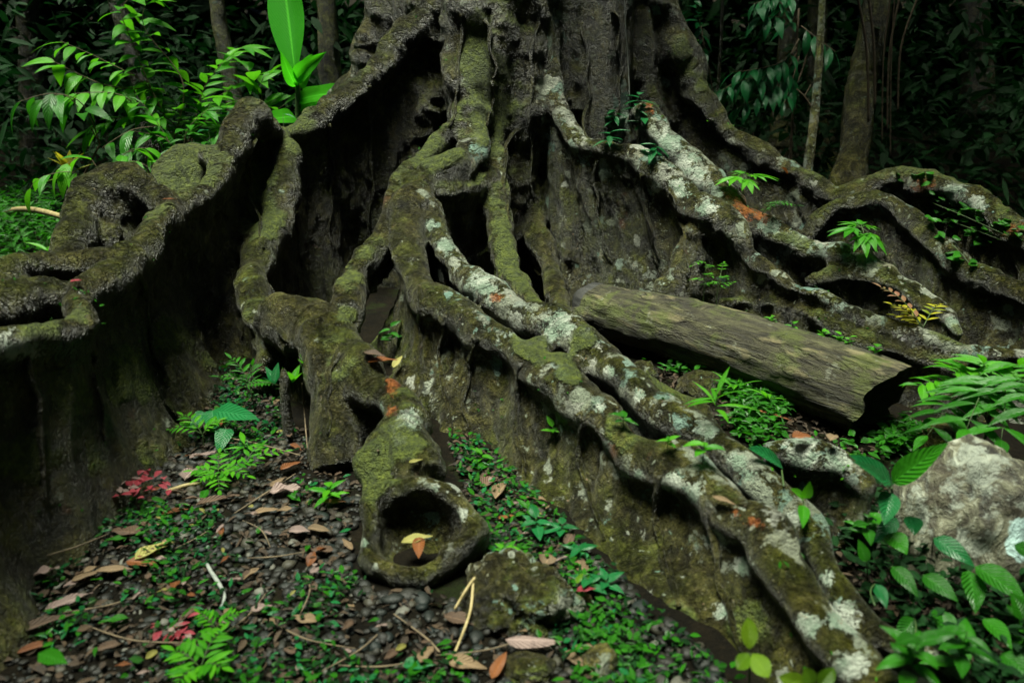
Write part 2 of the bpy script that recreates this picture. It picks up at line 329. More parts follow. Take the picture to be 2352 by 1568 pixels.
# ------------------------------------------------------------------ the great tree
# each root: name of part group, (moss, lichen, wrinkle), wall?, flare left/right of travel (m), control points (px, py, d, radius px)
def W(x, y, z, r):                       # a point given in metres, written like the photo points
    v = Vector((x, y, z)) - CAM; t = v.dot(FW); px, py = 1176 + v.x / t * F, 784 - v.dot(UP) / t * F
    return (px, py, y, r / scl(px, py, y))
ROOTS = [
 (1, (.36, .12, 1.0), 1, .16, .03, [(1085,-330,4.85,60),(1045,-120,4.85,50),(1015,0,4.8,42),(955,75,4.75,37),(885,150,4.65,33),(815,215,4.55,32),(765,262,4.45,34),(700,300,4.3,32),(645,318,4.15,28),(600,290,4.0,38),(555,278,3.9,36),(543,325,3.75,34),(520,378,3.6,27),(485,428,3.45,27),(430,474,3.25,28),(385,498,3.1,32),(345,533,2.95,36),(315,588,2.75,40),(285,628,2.6,36)]),
 (2, (.34, .12, 1.0), 1, .24, .02, [(285,620,2.6,34),(240,645,2.5,40),(198,675,2.37,38),(176,712,2.25,34),(188,745,2.15,30),(140,768,2.05,34),(70,780,1.95,42),(0,790,1.85,48),(-120,805,1.7,52),(-300,835,1.5,56),W(-1.42,1.15,.42,.06),W(-1.55,.8,.12,.05),W(-1.65,.55,-.08,.04)]),
 (2, (.1, .08, 1.0), .5, .02, .02, [(285,615,2.62,30),(225,612,2.68,34),(160,615,2.66,34),(100,612,2.6,34),(45,615,2.5,40),(-10,645,2.35,44),(-90,690,2.2,46),(-200,740,2.0,50),W(-1.95,1.8,.42,.055),W(-2.35,1.6,.12,.045),W(-2.6,1.5,-.08,.04)]),
 (3, (.1, .12, 1.0), 1, .06, .04, [(392,482,3.15,28),(345,440,3.28,36),(285,418,3.35,46),(222,450,3.3,46),(178,510,3.15,46),(165,570,3.0,42),(178,615,2.85,36),(235,628,2.7,30)]),
 (3, (.6, .1, .8), 1, .05, .05, [(505,380,3.55,24),(460,360,3.72,26),(405,362,3.8,30),(378,400,3.7,28),(370,450,3.52,26),(402,482,3.35,26)]),
 (4, (.22, .14, .35), .6, .06, .06, [(655,330,4.1,30),(655,420,3.95,38),(632,520,3.75,42),(592,600,3.5,42),(572,660,3.3,38),(590,712,3.15,44),(640,740,3.0,56),(700,752,2.88,58),(750,780,2.76,58),(795,820,2.64,50),(830,855,2.54,46),(848,888,2.46,34)]),
 (4, (.0, .08, .35), .6, .06, .06, [(740,770,2.78,54),(760,850,2.62,60),(768,930,2.5,62),(770,1010,2.41,58),(772,1050,2.36,62),(776,1095,2.31,70)]),
 (4, (.0, .08, .35), .3, .02, .02, [(610,730,3.08,50),(625,800,2.98,44),(600,870,2.95,34),(585,930,2.93,26)]),
 (5, (.6, .3, .5), .8, .03, .03, [(795,880,2.52,44),(850,905,2.46,42),(905,912,2.4,42),(935,950,2.3,40),(925,1000,2.2,50),(895,1050,2.12,54),(872,1105,2.04,50),(862,1160,1.97,42)]),
 (5, (.5, .3, .5), .5, .03, .03, [(925,1000,2.16,40),(945,1045,2.1,46),(962,1085,2.04,52),(975,1105,2.0,46)]),
 (6, (.62, .4, .4), 0, 0, 0, [(1120,-400,4.75,95),(1110,-150,4.65,85),(1098,0,4.55,74),(1088,100,4.45,62),(1078,190,4.36,54),(1085,270,4.26,52),(1080,330,4.2,44)]),
 (6, (.5, .3, .6), .25, .02, .02, [(1062,265,4.22,28),(1032,305,4.15,20),(988,350,4.02,19),(938,395,3.86,23),(908,450,3.72,26),(888,530,3.6,28),(848,590,3.45,38),(815,650,3.3,38),(805,720,3.15,38),(800,795,3.05,36)]),
 (7, (.26, .62, .3), 1, .03, .34, [(1088,280,4.2,34),(1096,335,4.1,34),(1060,378,3.95,33),(1002,400,3.85,36),(965,445,3.72,46),(940,505,3.55,44),(935,565,3.4,40),(948,625,3.25,38),(978,680,3.08,35),(1035,712,2.92,44),(1105,757,2.76,48),(1180,812,2.6,42),(1262,868,2.42,54),(1335,922,2.26,54),(1395,970,2.14,46),(1432,1018,2.04,38),(1500,1064,1.93,46),(1560,1086,1.87,56),(1620,1136,1.78,56),(1690,1200,1.68,50),(1750,1232,1.61,58),(1800,1308,1.52,52),(1850,1390,1.43,48),(1910,1465,1.36,48),(1980,1535,1.3,60),(2060,1625,1.22,60),W(.9,1.0,.02,.04),W(1.0,.85,-.08,.035)]),
 (8, (.1, .8, .5), .6, .03, .06, [(985,470,3.65,22),(1005,540,3.48,26),(1030,590,3.33,28),(1060,628,3.2,31),(1110,665,3.05,41),(1165,705,2.92,38),(1220,740,2.8,34),(1290,755,2.7,48),(1350,800,2.57,48),(1410,845,2.44,46),(1455,898,2.32,40),(1500,935,2.22,38),(1560,975,2.12,42),(1630,1010,2.04,34),(1690,1060,1.95,36),(1760,1125,1.85,38),(1820,1180,1.77,40),(1860,1235,1.69,37),(1895,1305,1.6,38),(1940,1392,1.5,42),(1985,1443,1.44,43),(2060,1485,1.4,34),(2140,1513,1.37,28),(2200,1540,1.34,22),W(1.12,1.18,-.06,.018)]),
 (8, (.5, .15, .5), .5, .02, .02, [(1475,880,2.36,18),(1540,912,2.3,21),(1600,947,2.2,22),(1650,1002,2.08,22)]),
 (9, (.6, .2, .4), .3, .03, .03, [(1150,100,4.55,50),(1128,290,4.38,36),(1136,390,4.18,32),(1142,480,3.98,28),(1152,550,3.78,28),(1172,620,3.52,28),(1202,680,3.26,28),(1248,738,3.0,30)]),
 (9, (.5, .3, .4), .5, .02, .02, [(960,425,3.7,24),(1030,443,3.76,24),(1090,433,3.9,24),(1132,405,4.1,24)]),
 (9, (.2, .05, .4), .3, .02, .02, [(1225,420,4.5,24),(1235,520,4.35,24),(1262,610,4.1,26),(1285,690,3.7,24),(1310,740,3.4,20)]),
 (10, (.1, .75, .5), 1, .04, .10, [(1240,-330,4.75,55),(1248,-60,4.67,46),(1255,80,4.62,36),(1260,160,4.54,27),(1278,235,4.44,25),(1308,297,4.32,25),(1345,337,4.17,27),(1400,353,4.06,25),(1465,369,3.96,27),(1530,410,3.86,31),(1590,460,3.73,36),(1645,497,3.6,40),(1690,545,3.48,32),(1730,592,3.38,23),(1790,647,3.28,19),(1840,667,3.22,17),(1900,682,3.15,17),(1970,722,3.05,19),(2050,752,2.95,23),(2150,790,2.85,27),(2230,812,2.78,27),(2352,820,2.72,24),(2450,835,2.65,20),W(2.35,2.4,.10,.03),W(2.7,2.2,-.07,.025)]),
 (10, (.5, .2, .6), .6, .03, .03, [(1650,692,3.4,14),(1760,692,3.3,14),(1860,722,3.15,16),(1960,772,3.0,18),(2060,803,2.9,18),(2150,832,2.8,14),(2230,862,2.72,12)]),
 (11, (.05, 1.0, .4), 1, .04, .12, [(1430,330,4.75,14),(1455,275,4.6,20),(1475,250,4.45,26),(1510,295,4.32,34),(1560,355,4.2,35),(1610,415,4.05,34),(1665,463,3.92,33),(1725,508,3.8,35),(1795,545,3.7,30),(1870,575,3.6,32),(1950,594,3.5,29),(2030,618,3.4,26),(2090,648,3.3,20),(2140,688,3.2,18),(2180,733,3.08,17),(2206,775,2.98,13)]),
 (11, (.3, .4, .5), 1, .03, .03, [(1850,655,3.5,16),(1920,628,3.46,16),(2000,638,3.38,20),(2080,673,3.28,20),(2130,722,3.15,16)]),
 (12, (.4, .4, .4), 1, .05, .10, [(1490,-330,5.1,64),(1508,-60,5.05,54),(1533,50,5.0,44),(1568,140,4.95,39),(1608,220,4.9,32),(1655,293,4.85,27),(1720,337,4.75,27),(1790,380,4.65,26),(1860,422,4.55,24),(1910,450,4.48,24),(1970,442,4.45,24),(2030,413,4.42,24),(2095,408,4.35,27),(2170,434,4.25,30),(2240,464,4.12,34),(2300,504,3.98,32),(2370,555,3.8,32),(2480,605,3.6,30),W(3.1,3.3,.22,.05),W(3.55,3.0,.04,.045),W(3.9,2.9,-.08,.04)]),
 (13, (.2, .45, .4), 1, .04, .10, [(1845,570,4.1,20),(1888,502,4.12,20),(1950,467,4.1,20),(2020,465,4.02,22),(2080,498,3.9,26),(2130,548,3.78,28),(2200,608,3.62,30),(2280,643,3.5,30),(2370,685,3.35,30),W(2.7,3.0,.14,.045),W(3.1,2.75,-.07,.04)]),
 (14, (.3, .25, .4), .5, .06, .06, [(925,-330,5.2,66),(905,-60,5.2,56),(885,40,5.15,48),(850,130,5.1,42),(815,215,5.1,38),(760,300,5.2,38)]),
 (0, (.3, .25, .3), 0, 0, 0, [(1335,-330,4.9,70),(1350,0,4.88,58),(1365,150,4.9,56),(1375,260,4.86,56),(1385,340,4.8,46)]),
 (0, (.5, .2, .3), 0, 0, 0, [(1440,-330,5.0,60),(1450,0,5.0,52),(1470,150,4.98,50),(1490,260,4.95,46),(1500,380,4.9,40)]),
 (0, (.4, .2, .3), 0, 0, 0, [(1195,-330,4.7,62),(1195,0,4.6,56),(1198,200,4.52,52),(1200,400,4.46,46),(1205,560,4.42,42)]),
 (15, (.25, .9, .4), 1, .06, .12, [(1745,1040,2.02,24),(1790,1042,2.02,36),(1840,1052,2.0,42),(1905,1062,1.98,42),(1965,1085,1.93,34),(2005,1130,1.86,24)]),
 (6, (.7, .3, .4), 0, 0, 0, [(1150,-330,4.6,60),(1150,-50,4.5,54),(1146,80,4.44,46),(1140,180,4.42,38),(1130,300,4.4,32)]),
 (0, (.3, .3, .4), 0, 0, 0, [(1290,-330,4.8,50),(1300,0,4.75,44),(1310,150,4.75,42),(1320,260,4.72,40)]),
 (0, (.3, .25, .3), 0, 0, 0, [(1000,-330,4.95,80),(1000,0,4.9,70),(985,200,4.85,66),(960,420,4.8,60),(950,600,4.75,56)]),
 (0, (.3, .25, .3), 0, 0, 0, [(870,250,4.85,60),(840,420,4.8,60),(820,600,4.7,60),(810,720,4.6,50)]),
 (1, (.4, .2, .4), .5, .02, .02, [(420,800,3.05,20),(440,860,3.0,26),(462,925,2.92,34)]),
]
def ribbed(pts, wall, fl, fr, cid):
    """a root: a knotty ridge tube with a tapering wall under it down into the soil. Returns (verts, faces, samples)"""
    W3 = [(*at(px, py, d), r * scl(px, py, d)) for px, py, d, r in pts]
    C = catmull(W3, .03); n = len(C)
    N = fbm(C[:, :3] * 7.5 + cid * 3.7, 2, cid + 40) * np.where(C[:, 2] > 1.0, .45, 1); N2 = fbm(C[:, :3] * 19 + 5, 2, cid + 60)
    C[:, 3] *= 1 + .26 * N + .14 * N2
    off = np.stack([fbm(C[:, :3] * 6 + 11 * k, 2, cid + 80 + k) for k in range(3)], 1)
    C[:, :3] += off * C[:, 3:4] * .38
    # the ridge line in the photo is the middle of the visible tube; sink it half a radius
    T_ = np.gradient(C[:, :3], axis=0)
    k = 7; Th = np.copy(T_[:, :2]); ker = np.ones(k) / k
    for a in (0, 1): Th[:, a] = np.convolve(np.pad(Th[:, a], k // 2, mode='edge'), ker, mode='valid')
    out = C[:, :2] - np.array([.1, 5.35]); out /= np.linalg.norm(out, axis=1)[:, None] + 1e-6
    Th = Th / .03 + out * .12; Th /= np.linalg.norm(Th, axis=1)[:, None] + 1e-6
    Lt = np.stack([Th[:, 1], -Th[:, 0]], 1)                       # right of travel
    s = np.concatenate([[0], np.cumsum(np.linalg.norm(np.diff(C[:, :3], axis=0), axis=1))])
    V, Fc, S = [], [], []
    # round tube
    mbx = MB(); tube(mbx, C.tolist(), 12); V += mbx.v; Fc += mbx.f
    tn = T_ / (np.linalg.norm(T_, axis=1)[:, None] + 1e-9)
    for i in range(n): S.append((C[i, 0], C[i, 1], C[i, 2], s[i], *tn[i], 1.0))
    # side strands that make the ridge look braided
    for q in range(2):
        ph = q * 2.6 + cid
        St = C.copy(); ang = ph + s * 4.5 + 1.2 * fbm(C[:, :3] * 3 + q * 9, 2, cid + 7)
        for i in range(n):
            t = Vector(tn[i]); u = Vector((Lt[i, 0], Lt[i, 1], 0)); w = u.cross(t)
            o = (u * math.cos(ang[i]) + w * math.sin(ang[i])) * (C[i, 3] * .62); St[i, :3] += np.array(o)
        St[:, 3] *= .55
        mbx = MB(); tube(mbx, St[2:-2].tolist() if n > 8 else St.tolist(), 8); b = len(V); V += mbx.v; Fc += [tuple(j + b for j in f) for f in mbx.f]
    if wall > 0:
        b = len(V); prof = [0, .12, .3, .5, .7, .88, 1.0]; m = len(prof)
        for i in range(n):
            x, y, z, r = C[i]; zb = gz(x, y) - .10; H = max(z - zb, .02)
            th = .40 * min(r, .07)
            for side, fla in ((1, fr), (-1, fl)):
                row = []
                for p in prof:
                    fz = .5 + .5 * vnoise(np.array([[s[i] * 3.3, p * .7 + side * 9, cid * 3.1]]), 31)[0]
                    w = th * (.95 + .25 * (1 - p)) + (fla * (.35 + 1.0 * fz) * p ** 2.7) * min(1, H / .25) + .012 * fz * p
                    row.append((x + Lt[i, 0] * w * side, y + Lt[i, 1] * w * side, z - H * p * (1 if wall >= .5 else wall)))
                V += row
            for p in (.25, .5, .75, 1.0): S.append((x, y, z - H * p, s[i], *tn[i], 0.0))
        w2 = 2 * m
        for i in range(n - 1):
            a0, a1 = b + i * w2, b + (i + 1) * w2
            for j in range(m - 1):
                Fc += [(a0 + j, a0 + j + 1, a1 + j + 1, a1 + j), (a0 + m + j + 1, a0 + m + j, a1 + m + j, a1 + m + j + 1)]
            Fc += [(a0 + m - 1, a0 + 2 * m - 1, a1 + 2 * m - 1, a1 + m - 1), (a0 + m, a0, a1, a1 + m)]
        for e in (b, b + (n - 1) * w2):
            Fc.append(tuple(range(e, e + m)) + tuple(range(e + 2 * m - 1, e + m - 1, -1)))
    return V, Fc, S
def revolve(profile, center, axis, n=40, wob=0.0, ell=1.0):
    ax = Vector(axis).normalized(); u = Vector((1, 0, 0)); u = (u - ax * u.dot(ax)).normalized(); w = ax.cross(u); c = Vector(center)
    V = []; m = len(profile)
    for k in range(n):
        a = 2 * math.pi * k / n; f = 1 + wob * math.sin(a * 3 + 1) + wob * .7 * math.sin(a * 5 + 2)
        for r, h in profile: V.append(c + u * (math.cos(a) * r * f * ell) + w * (math.sin(a) * r * f) + ax * (h + wob * .25 * math.sin(2 * a + 3) * r))
    Fc = [(k * m + j, ((k + 1) % n) * m + j, ((k + 1) % n) * m + j + 1, k * m + j + 1) for k in range(n) for j in range(m - 1)]
    Fc += [tuple(k * m for k in range(n))[::-1], tuple(k * m + m - 1 for k in range(n))]
    return [tuple(v) for v in V], Fc
def remesh(V, Fc, vox, smooth=5, name='tmp'):
    me = bpy.data.meshes.new(name); me.from_pydata(V, [], Fc); me.update()
    o = bpy.data.objects.new(name, me); COL.objects.link(o)
    md = o.modifiers.new('r', 'REMESH'); md.mode = 'VOXEL'; md.voxel_size = vox; md.adaptivity = 0
    if smooth: sm = o.modifiers.new('s', 'SMOOTH'); sm.factor = .5; sm.iterations = smooth
    dg = bpy.context.evaluated_depsgraph_get(); dg.update()
    e = o.evaluated_get(dg); m2 = e.to_mesh(); nv = len(m2.vertices)
    co = np.empty(nv * 3); m2.vertices.foreach_get('co', co); no = np.empty(nv * 3); m2.vertices.foreach_get('normal', no)
    nl = len(m2.loops); li = np.empty(nl, dtype=np.int32); m2.loops.foreach_get('vertex_index', li)
    ls = np.empty(len(m2.polygons), dtype=np.int32); m2.polygons.foreach_get('loop_start', ls)
    lt = np.empty(len(m2.polygons), dtype=np.int32); m2.polygons.foreach_get('loop_total', lt)
    assert (lt == 4).all()
    Q = li[ls[:, None] + np.arange(4)[None]]
    e.to_mesh_clear(); bpy.data.objects.remove(o); bpy.data.meshes.remove(me)
    return co.reshape(-1, 3), no.reshape(-1, 3), Q
def mesh_np(name, V, Q, mat, attrs=None, parent=None, smooth=True):
    me = bpy.data.meshes.new(name); k = Q.shape[1]
    me.vertices.add(len(V)); me.vertices.foreach_set('co', V.astype(np.float32).ravel())
    me.loops.add(Q.size); me.loops.foreach_set('vertex_index', Q.astype(np.int32).ravel())
    me.polygons.add(len(Q)); me.polygons.foreach_set('loop_start', (np.arange(len(Q)) * k).astype(np.int32))
    for a, v in (attrs or {}).items():
        t = me.attributes.new(a, 'FLOAT', 'POINT'); t.data.foreach_set('value', v.astype(np.float32))
    me.update(calc_edges=True); me.validate()
    me.polygons.foreach_set('use_smooth', [smooth] * len(me.polygons))
    me.materials.append(mat)
    o = bpy.data.objects.new(name, me); COL.objects.link(o)
    if parent is not None: o.parent = parent
    return o

RING_C = Vector((at(960, 1222, 1.84))); RING_AX = (0, -.50, .866)
TREE = None; SURF = None
def build_tree():
    global TREE, SURF
    VOX = .0135
    V, Fc, S, SI, PROPS = [], [], [], [], []
    for ri, (cid, prop, wall, fl, fr, pts) in enumerate(ROOTS):
        v, f, s = ribbed(pts, wall, fl, fr, ri); b = len(V); V += v; Fc += [tuple(i + b for i in q) for q in f]
        S += s; SI += [ri] * len(s); PROPS.append((cid, *prop))
    # trunk core, fluted and flaring at the foot
    tc = Vector((.10, 5.38)); rows = []
    zs = np.linspace(-.15, 3.4, 60); na = 72
    b = len(V)
    for z in zs:
        r0 = .78 + .12 * math.exp(-max(z, 0) / .45) + .02 * z
        for k in range(na):
            a = 2 * math.pi * k / na
            r = r0 * (1 + .07 * math.sin(a * 7 + 1.3 + .4 * z) + .04 * math.sin(a * 13 + 2 - .6 * z))
            V.append((tc.x + r * math.cos(a), tc.y + r * math.sin(a), z))
    for i in range(len(zs) - 1):
        for k in range(na): Fc.append((b + i * na + k, b + i * na + (k + 1) % na, b + (i + 1) * na + (k + 1) % na, b + (i + 1) * na + k))
    Fc += [tuple(b + k for k in range(na))[::-1], tuple(b + (len(zs) - 1) * na + k for k in range(na))]
    PROPS.append((0, .45, .3, .1)); ti = len(PROPS) - 1
    for z in np.linspace(0, 3.4, 35):
        for k in range(24):
            a = 2 * math.pi * k / 24; S.append((tc.x + .72 * math.cos(a), tc.y + .72 * math.sin(a), z, z, 0, 0, 1, 0.0)); SI.append(ti)
    # hollow root end
    prof = [(.0, -.085), (.055, -.08), (.088, -.06), (.098, -.015), (.106, .035), (.122, .058), (.145, .053), (.164, .01), (.157, -.05), (.14, -.11), (.10, -.17), (0, -.2)]
    v, f = revolve(prof, RING_C, RING_AX, 56, .075, 1.06); b = len(V); V += v; Fc += [tuple(i + b for i in q) for q in f]
    PROPS.append((16, -.35, .5, .6)); hi = len(PROPS) - 1
    for p in v[::3]: S.append((*p, p[0], 1, 0, 0, .5)); SI.append(hi)
    # leaning knots on ridges
    for (px, py, d, rp) in [(575,268,3.92,46),(1270,745,2.74,54),(1560,1090,1.88,58),(1745,1225,1.62,54),(1285,860,2.45,56),(945,480,3.6,54),(300,600,2.7,46),(1590,640,3.62,62),(1545,665,3.6,44),(655,740,3.02,58),(1490,255,4.42,28),(1240,800,2.6,38),(930,975,2.24,44),(870,1070,2.08,58),(262,500,3.32,62),(262,560,3.22,58),(440,415,3.68,52),(440,450,3.6,44),(100,690,2.42,62),(30,700,2.3,66),(150,680,2.5,40)]:
        p = at(px, py, d); r = rp * scl(px, py, d)
        bm = bmesh.new(); bmesh.ops.create_icosphere(bm, subdivisions=2, radius=r); b = len(V)
        for w in bm.verts: V.append((p.x + w.co.x, p.y + w.co.y, p.z + w.co.z * (1.0 if py != 640 else 2.2)))
        for q in bm.faces: Fc.append(tuple(w.index + b for w in q.verts))
        bm.free()
    co, no, Q = remesh(V, Fc, VOX, 4)
    # labels, along and masks from the nearest skeleton samples
    S = np.array(S); SI = np.array(SI); PR = np.array(PROPS)
    kd = kdtree.KDTree(len(S))
    for i in range(len(S)): kd.insert(S[i, :3], i)
    kd.balance()
    nv = len(co); near = np.empty((nv, 5), dtype=np.int32); dist = np.empty((nv, 5))
    for i in range(nv):
        r = kd.find_n(co[i], 5)
        for j in range(5): near[i, j] = r[j][1]; dist[i, j] = r[j][2]
    w = 1 / (dist + .01) ** 2; w /= w.sum(1)[:, None]
    moss = (PR[SI[near], 1] * w).sum(1); lich = (PR[SI[near], 2] * w).sum(1); wri = (PR[SI[near], 3] * w).sum(1)
    n0 = near[:, 0]; along = S[n0, 3] + ((co - S[n0, :3]) * S[n0, 4:7]).sum(1)
    tubeness = (S[near, 7] * w).sum(1)
    lab = PR[SI[n0], 0].astype(int)
    # patches seen in the photo: (px, py, d, radius px)
    def spots(lst):
        v = np.zeros(nv)
        for px, py, d, r in lst:
            c = np.array(at(px, py, d)); rr = r * scl(px, py, d) * 1.5
            b = np.array(ray(px, py)); b /= np.linalg.norm(b); q = co - c; al = q @ b
            perp = np.linalg.norm(q - al[:, None] * b, axis=1)
            v = np.maximum(v, np.where(np.abs(al) < .28, np.clip(1 - perp / rr, 0, 1), 0))
        return v
    crust = spots([(1020,560,3.4,22),(988,515,3.5,14),(1625,985,2.07,24),(1432,1092,1.95,18),(935,970,2.2,30),(915,1010,2.15,16),(1290,735,2.7,34),(1262,765,2.65,26),(1378,935,2.15,14),(1620,478,3.65,26),(1560,430,3.8,24),(1500,430,3.9,18),(1530,330,4.2,40),(1570,375,4.2,34),(1600,410,4.1,26),(1770,520,3.75,24),(1835,545,3.7,24),(1705,1300,1.66,22),(1640,1240,1.75,26),(1660,1400,1.55,20),(2185,745,3.0,20),(1470,1090,1.95,14),(1110,650,3.05,30),(1130,690,3.0,14),(1345,760,2.6,14),(1860,1440,1.45,26),(1960,1530,1.32,34),(1940,1420,1.48,34),(1900,1330,1.55,18),(1830,1185,1.75,18),(1690,1060,1.95,22),(1720,1090,1.9,16),(2190,440,4.2,30),(2240,470,4.1,22),(60,800,1.9,30),(20,800,1.85,36),(1400,855,2.4,16),(1460,910,2.3,16),(1540,1110,1.85,26),(1590,1130,1.8,22),(1840,1045,2.0,44),(1930,1060,1.97,34),(832,1245,1.83,12),(1000,1120,1.98,12),(1062,1180,1.9,16),(860,1300,1.76,10)])
    rust = spots([(1715,478,3.85,30),(1750,492,3.8,22),(1420,1000,2.08,26),(900,945,2.35,16),(900,890,2.4,20),(1140,685,3.0,14),(2330,530,3.85,22),(1730,1200,1.66,20),(1690,1180,1.7,14),(2120,420,4.3,26),(1490,245,4.35,16)])
    mossy = spots([(1220,785,2.6,40),(1335,780,2.6,34),(1300,800,2.6,30),(700,310,4.25,50),(740,320,4.25,40),(1820,560,3.7,34),(1790,550,3.7,24),(2170,780,2.85,50),(1015,355,3.9,34),(985,360,3.9,22),(1420,985,2.1,34),(870,1080,2.05,50),(850,1120,2.0,44),(930,1030,2.1,34),(1310,850,2.4,26),(600,470,3.8,40),(620,520,3.8,44),(600,400,3.9,34),(440,400,3.6,44),(1710,1420,1.5,50),(1560,1430,1.5,40),(800,720,2.85,20),(150,900,2.15,60),(300,850,2.6,60),(60,1050,1.8,70),(380,760,2.85,50),(200,1050,2.2,50),(100,780,2.0,40),(1560,140,4.9,40),(1600,190,4.9,30),(1110,160,4.4,44),(1090,60,4.45,30),(1130,250,4.35,40)])
    moss0 = np.clip(mossy * 1.6, 0, 1)
    # patchy masks and real relief
    lich = np.clip(lich * (.55 + .9 * (fbm(co * 1.9, 3, 3) + .35)), 0, 1.3); moss = np.clip(moss + .4 * fbm(co * 1.4, 3, 12), 0, 1.2) + moss0 * .75
    wall = 1 - np.clip(tubeness * 1.5, 0, 1)
    wri = wri * np.clip(tubeness * 1.3, 0.15, 1)
    wall = 1 - np.clip(tubeness * 1.5, 0, 1)
    dsp = (.020 - .012 * wall) * fbm(co * 4.5, 3, 1) + (.010 - .007 * wall) * fbm(co * 13, 3, 2) + .004 * fbm(co * 34, 2, 4)
    hi = np.clip((co[:, 2] - .55) / .5, 0, 1)                     # the trunk has long upright folds instead of lumps
    dsp = dsp * (1 - .75 * hi) + hi * (.026 * fbm(co * np.array([8, 8, .7]), 2, 71) + .010 * fbm(co * np.array([24, 24, 2.2]), 2, 72))
    lean = co.copy(); lean[:, 0] += .35 * co[:, 2]; lean[:, 1] -= .35 * co[:, 2]
    rd = 1 - np.abs(fbm(lean * np.array([9, 9, .7]), 2, 22)) * 2.4
    dsp += wall * (1 - .6 * hi) * ((.030 - .012 * (lab == 0) + .022 * ((lab == 1) | (lab == 2))) * fbm(lean * np.array([5.0, 5.0, .55]), 2, 21) - (.014 - .010 * (lab == 0)) * np.clip(rd, 0, 1) ** 2 + .012 * fbm(lean * np.array([22, 22, 4]), 2, 24) + .006 * fbm(co * 24, 2, 25) - .006)
    dsp += (1 - wall) * .0035 * np.sin(along * 55 + 9 * fbm(co * 4, 3, 23)) * wri
    rimv = (lab == 16); dsp += rimv * (.015 * fbm(co * 9, 3, 51) + .014 * fbm(co * 26, 2, 52))
    near_cam = np.clip(co[:, 1] / 3.0, .45, 1)
    co = co + no * (dsp * near_cam)[:, None]
    SURF = co
    TREE = empty('buttress_tree', (.1, 5.35, 0), 'huge rainforest tree with long winding mossy buttress roots and lichen spots', 'tree')
    loc = np.array([.1, 5.35, 0])
    fl = lab[Q[:, 0]]
    for c in sorted(set(lab.tolist())):
        q = Q[fl == c]
        if not len(q): continue
        u, inv = np.unique(q.ravel(), return_inverse=True)
        nm = 'trunk' if c == 0 else ('hollow_root_end' if c == 16 else 'buttress_root')
        o = mesh_np(nm, co[u] - loc, inv.reshape(-1, 4), M['bark'], {'moss': moss[u], 'lichen': lich[u], 'wrinkle': wri[u], 'along': along[u], 'crust': crust[u], 'rust': rust[u]}, TREE)
        if c == 16: o['label'] = 'hollow cut root end with a thick pale rim'
    # the trunk goes on above the picture, into the canopy
    mb = MB(); tube(mb, [(.1, 5.4, z, r) for z, r in ((3.3, .76), (4.5, .72), (6.5, .66), (9, .6))], 40)
    up = mb.build('upper_trunk', M['bark_bg'], TREE)
build_tree()
TREE_KD = kdtree.KDTree(len(SURF[::4]))
for _i, _p in enumerate(SURF[::4]): TREE_KD.insert(_p, _i)
TREE_KD.balance()
def bark_at(px, py, d0):
    """the root surface first met along the line of sight near d0"""
    best = None; d = d0 - .5
    while d < d0 + .6:
        p = at(px, py, d); q, i, r = TREE_KD.find(p)
        if r < .03: return Vector(q)
        d += .015
    return at(px, py, d0)
def gp(px, py, dz=0.0):
    """where the line of sight first meets the soil or a root"""
    g = ground_at(px, py, 0.0); d = g.y * .55; d1 = g.y * 1.06
    while d < d1:
        q = at(px, py, d); r = TREE_KD.find(q)[2]
        if r < .026: return Vector((q.x, q.y, q.z + dz * .5))
        if q.z < .05 and q.z < gz(q.x, q.y): return Vector((q.x, q.y, gz(q.x, q.y) + dz))
        d += .012
    return Vector((g.x, g.y, gz(g.x, g.y) + dz))
def seen(q):
    """inside the picture and not behind a root"""
    v = Vector(q) - CAM; z = v.dot(FW); px, py = 1176 + v.x / z * F, 784 - v.dot(UP) / z * F
    if not (15 < px < 2337 and 15 < py < 1545): return False
    L = v.length; n = int(min(L, 1.6) / .02)
    return all(TREE_KD.find(Vector(q) - v * (.02 * i / L))[2] > .034 for i in range(1, n))
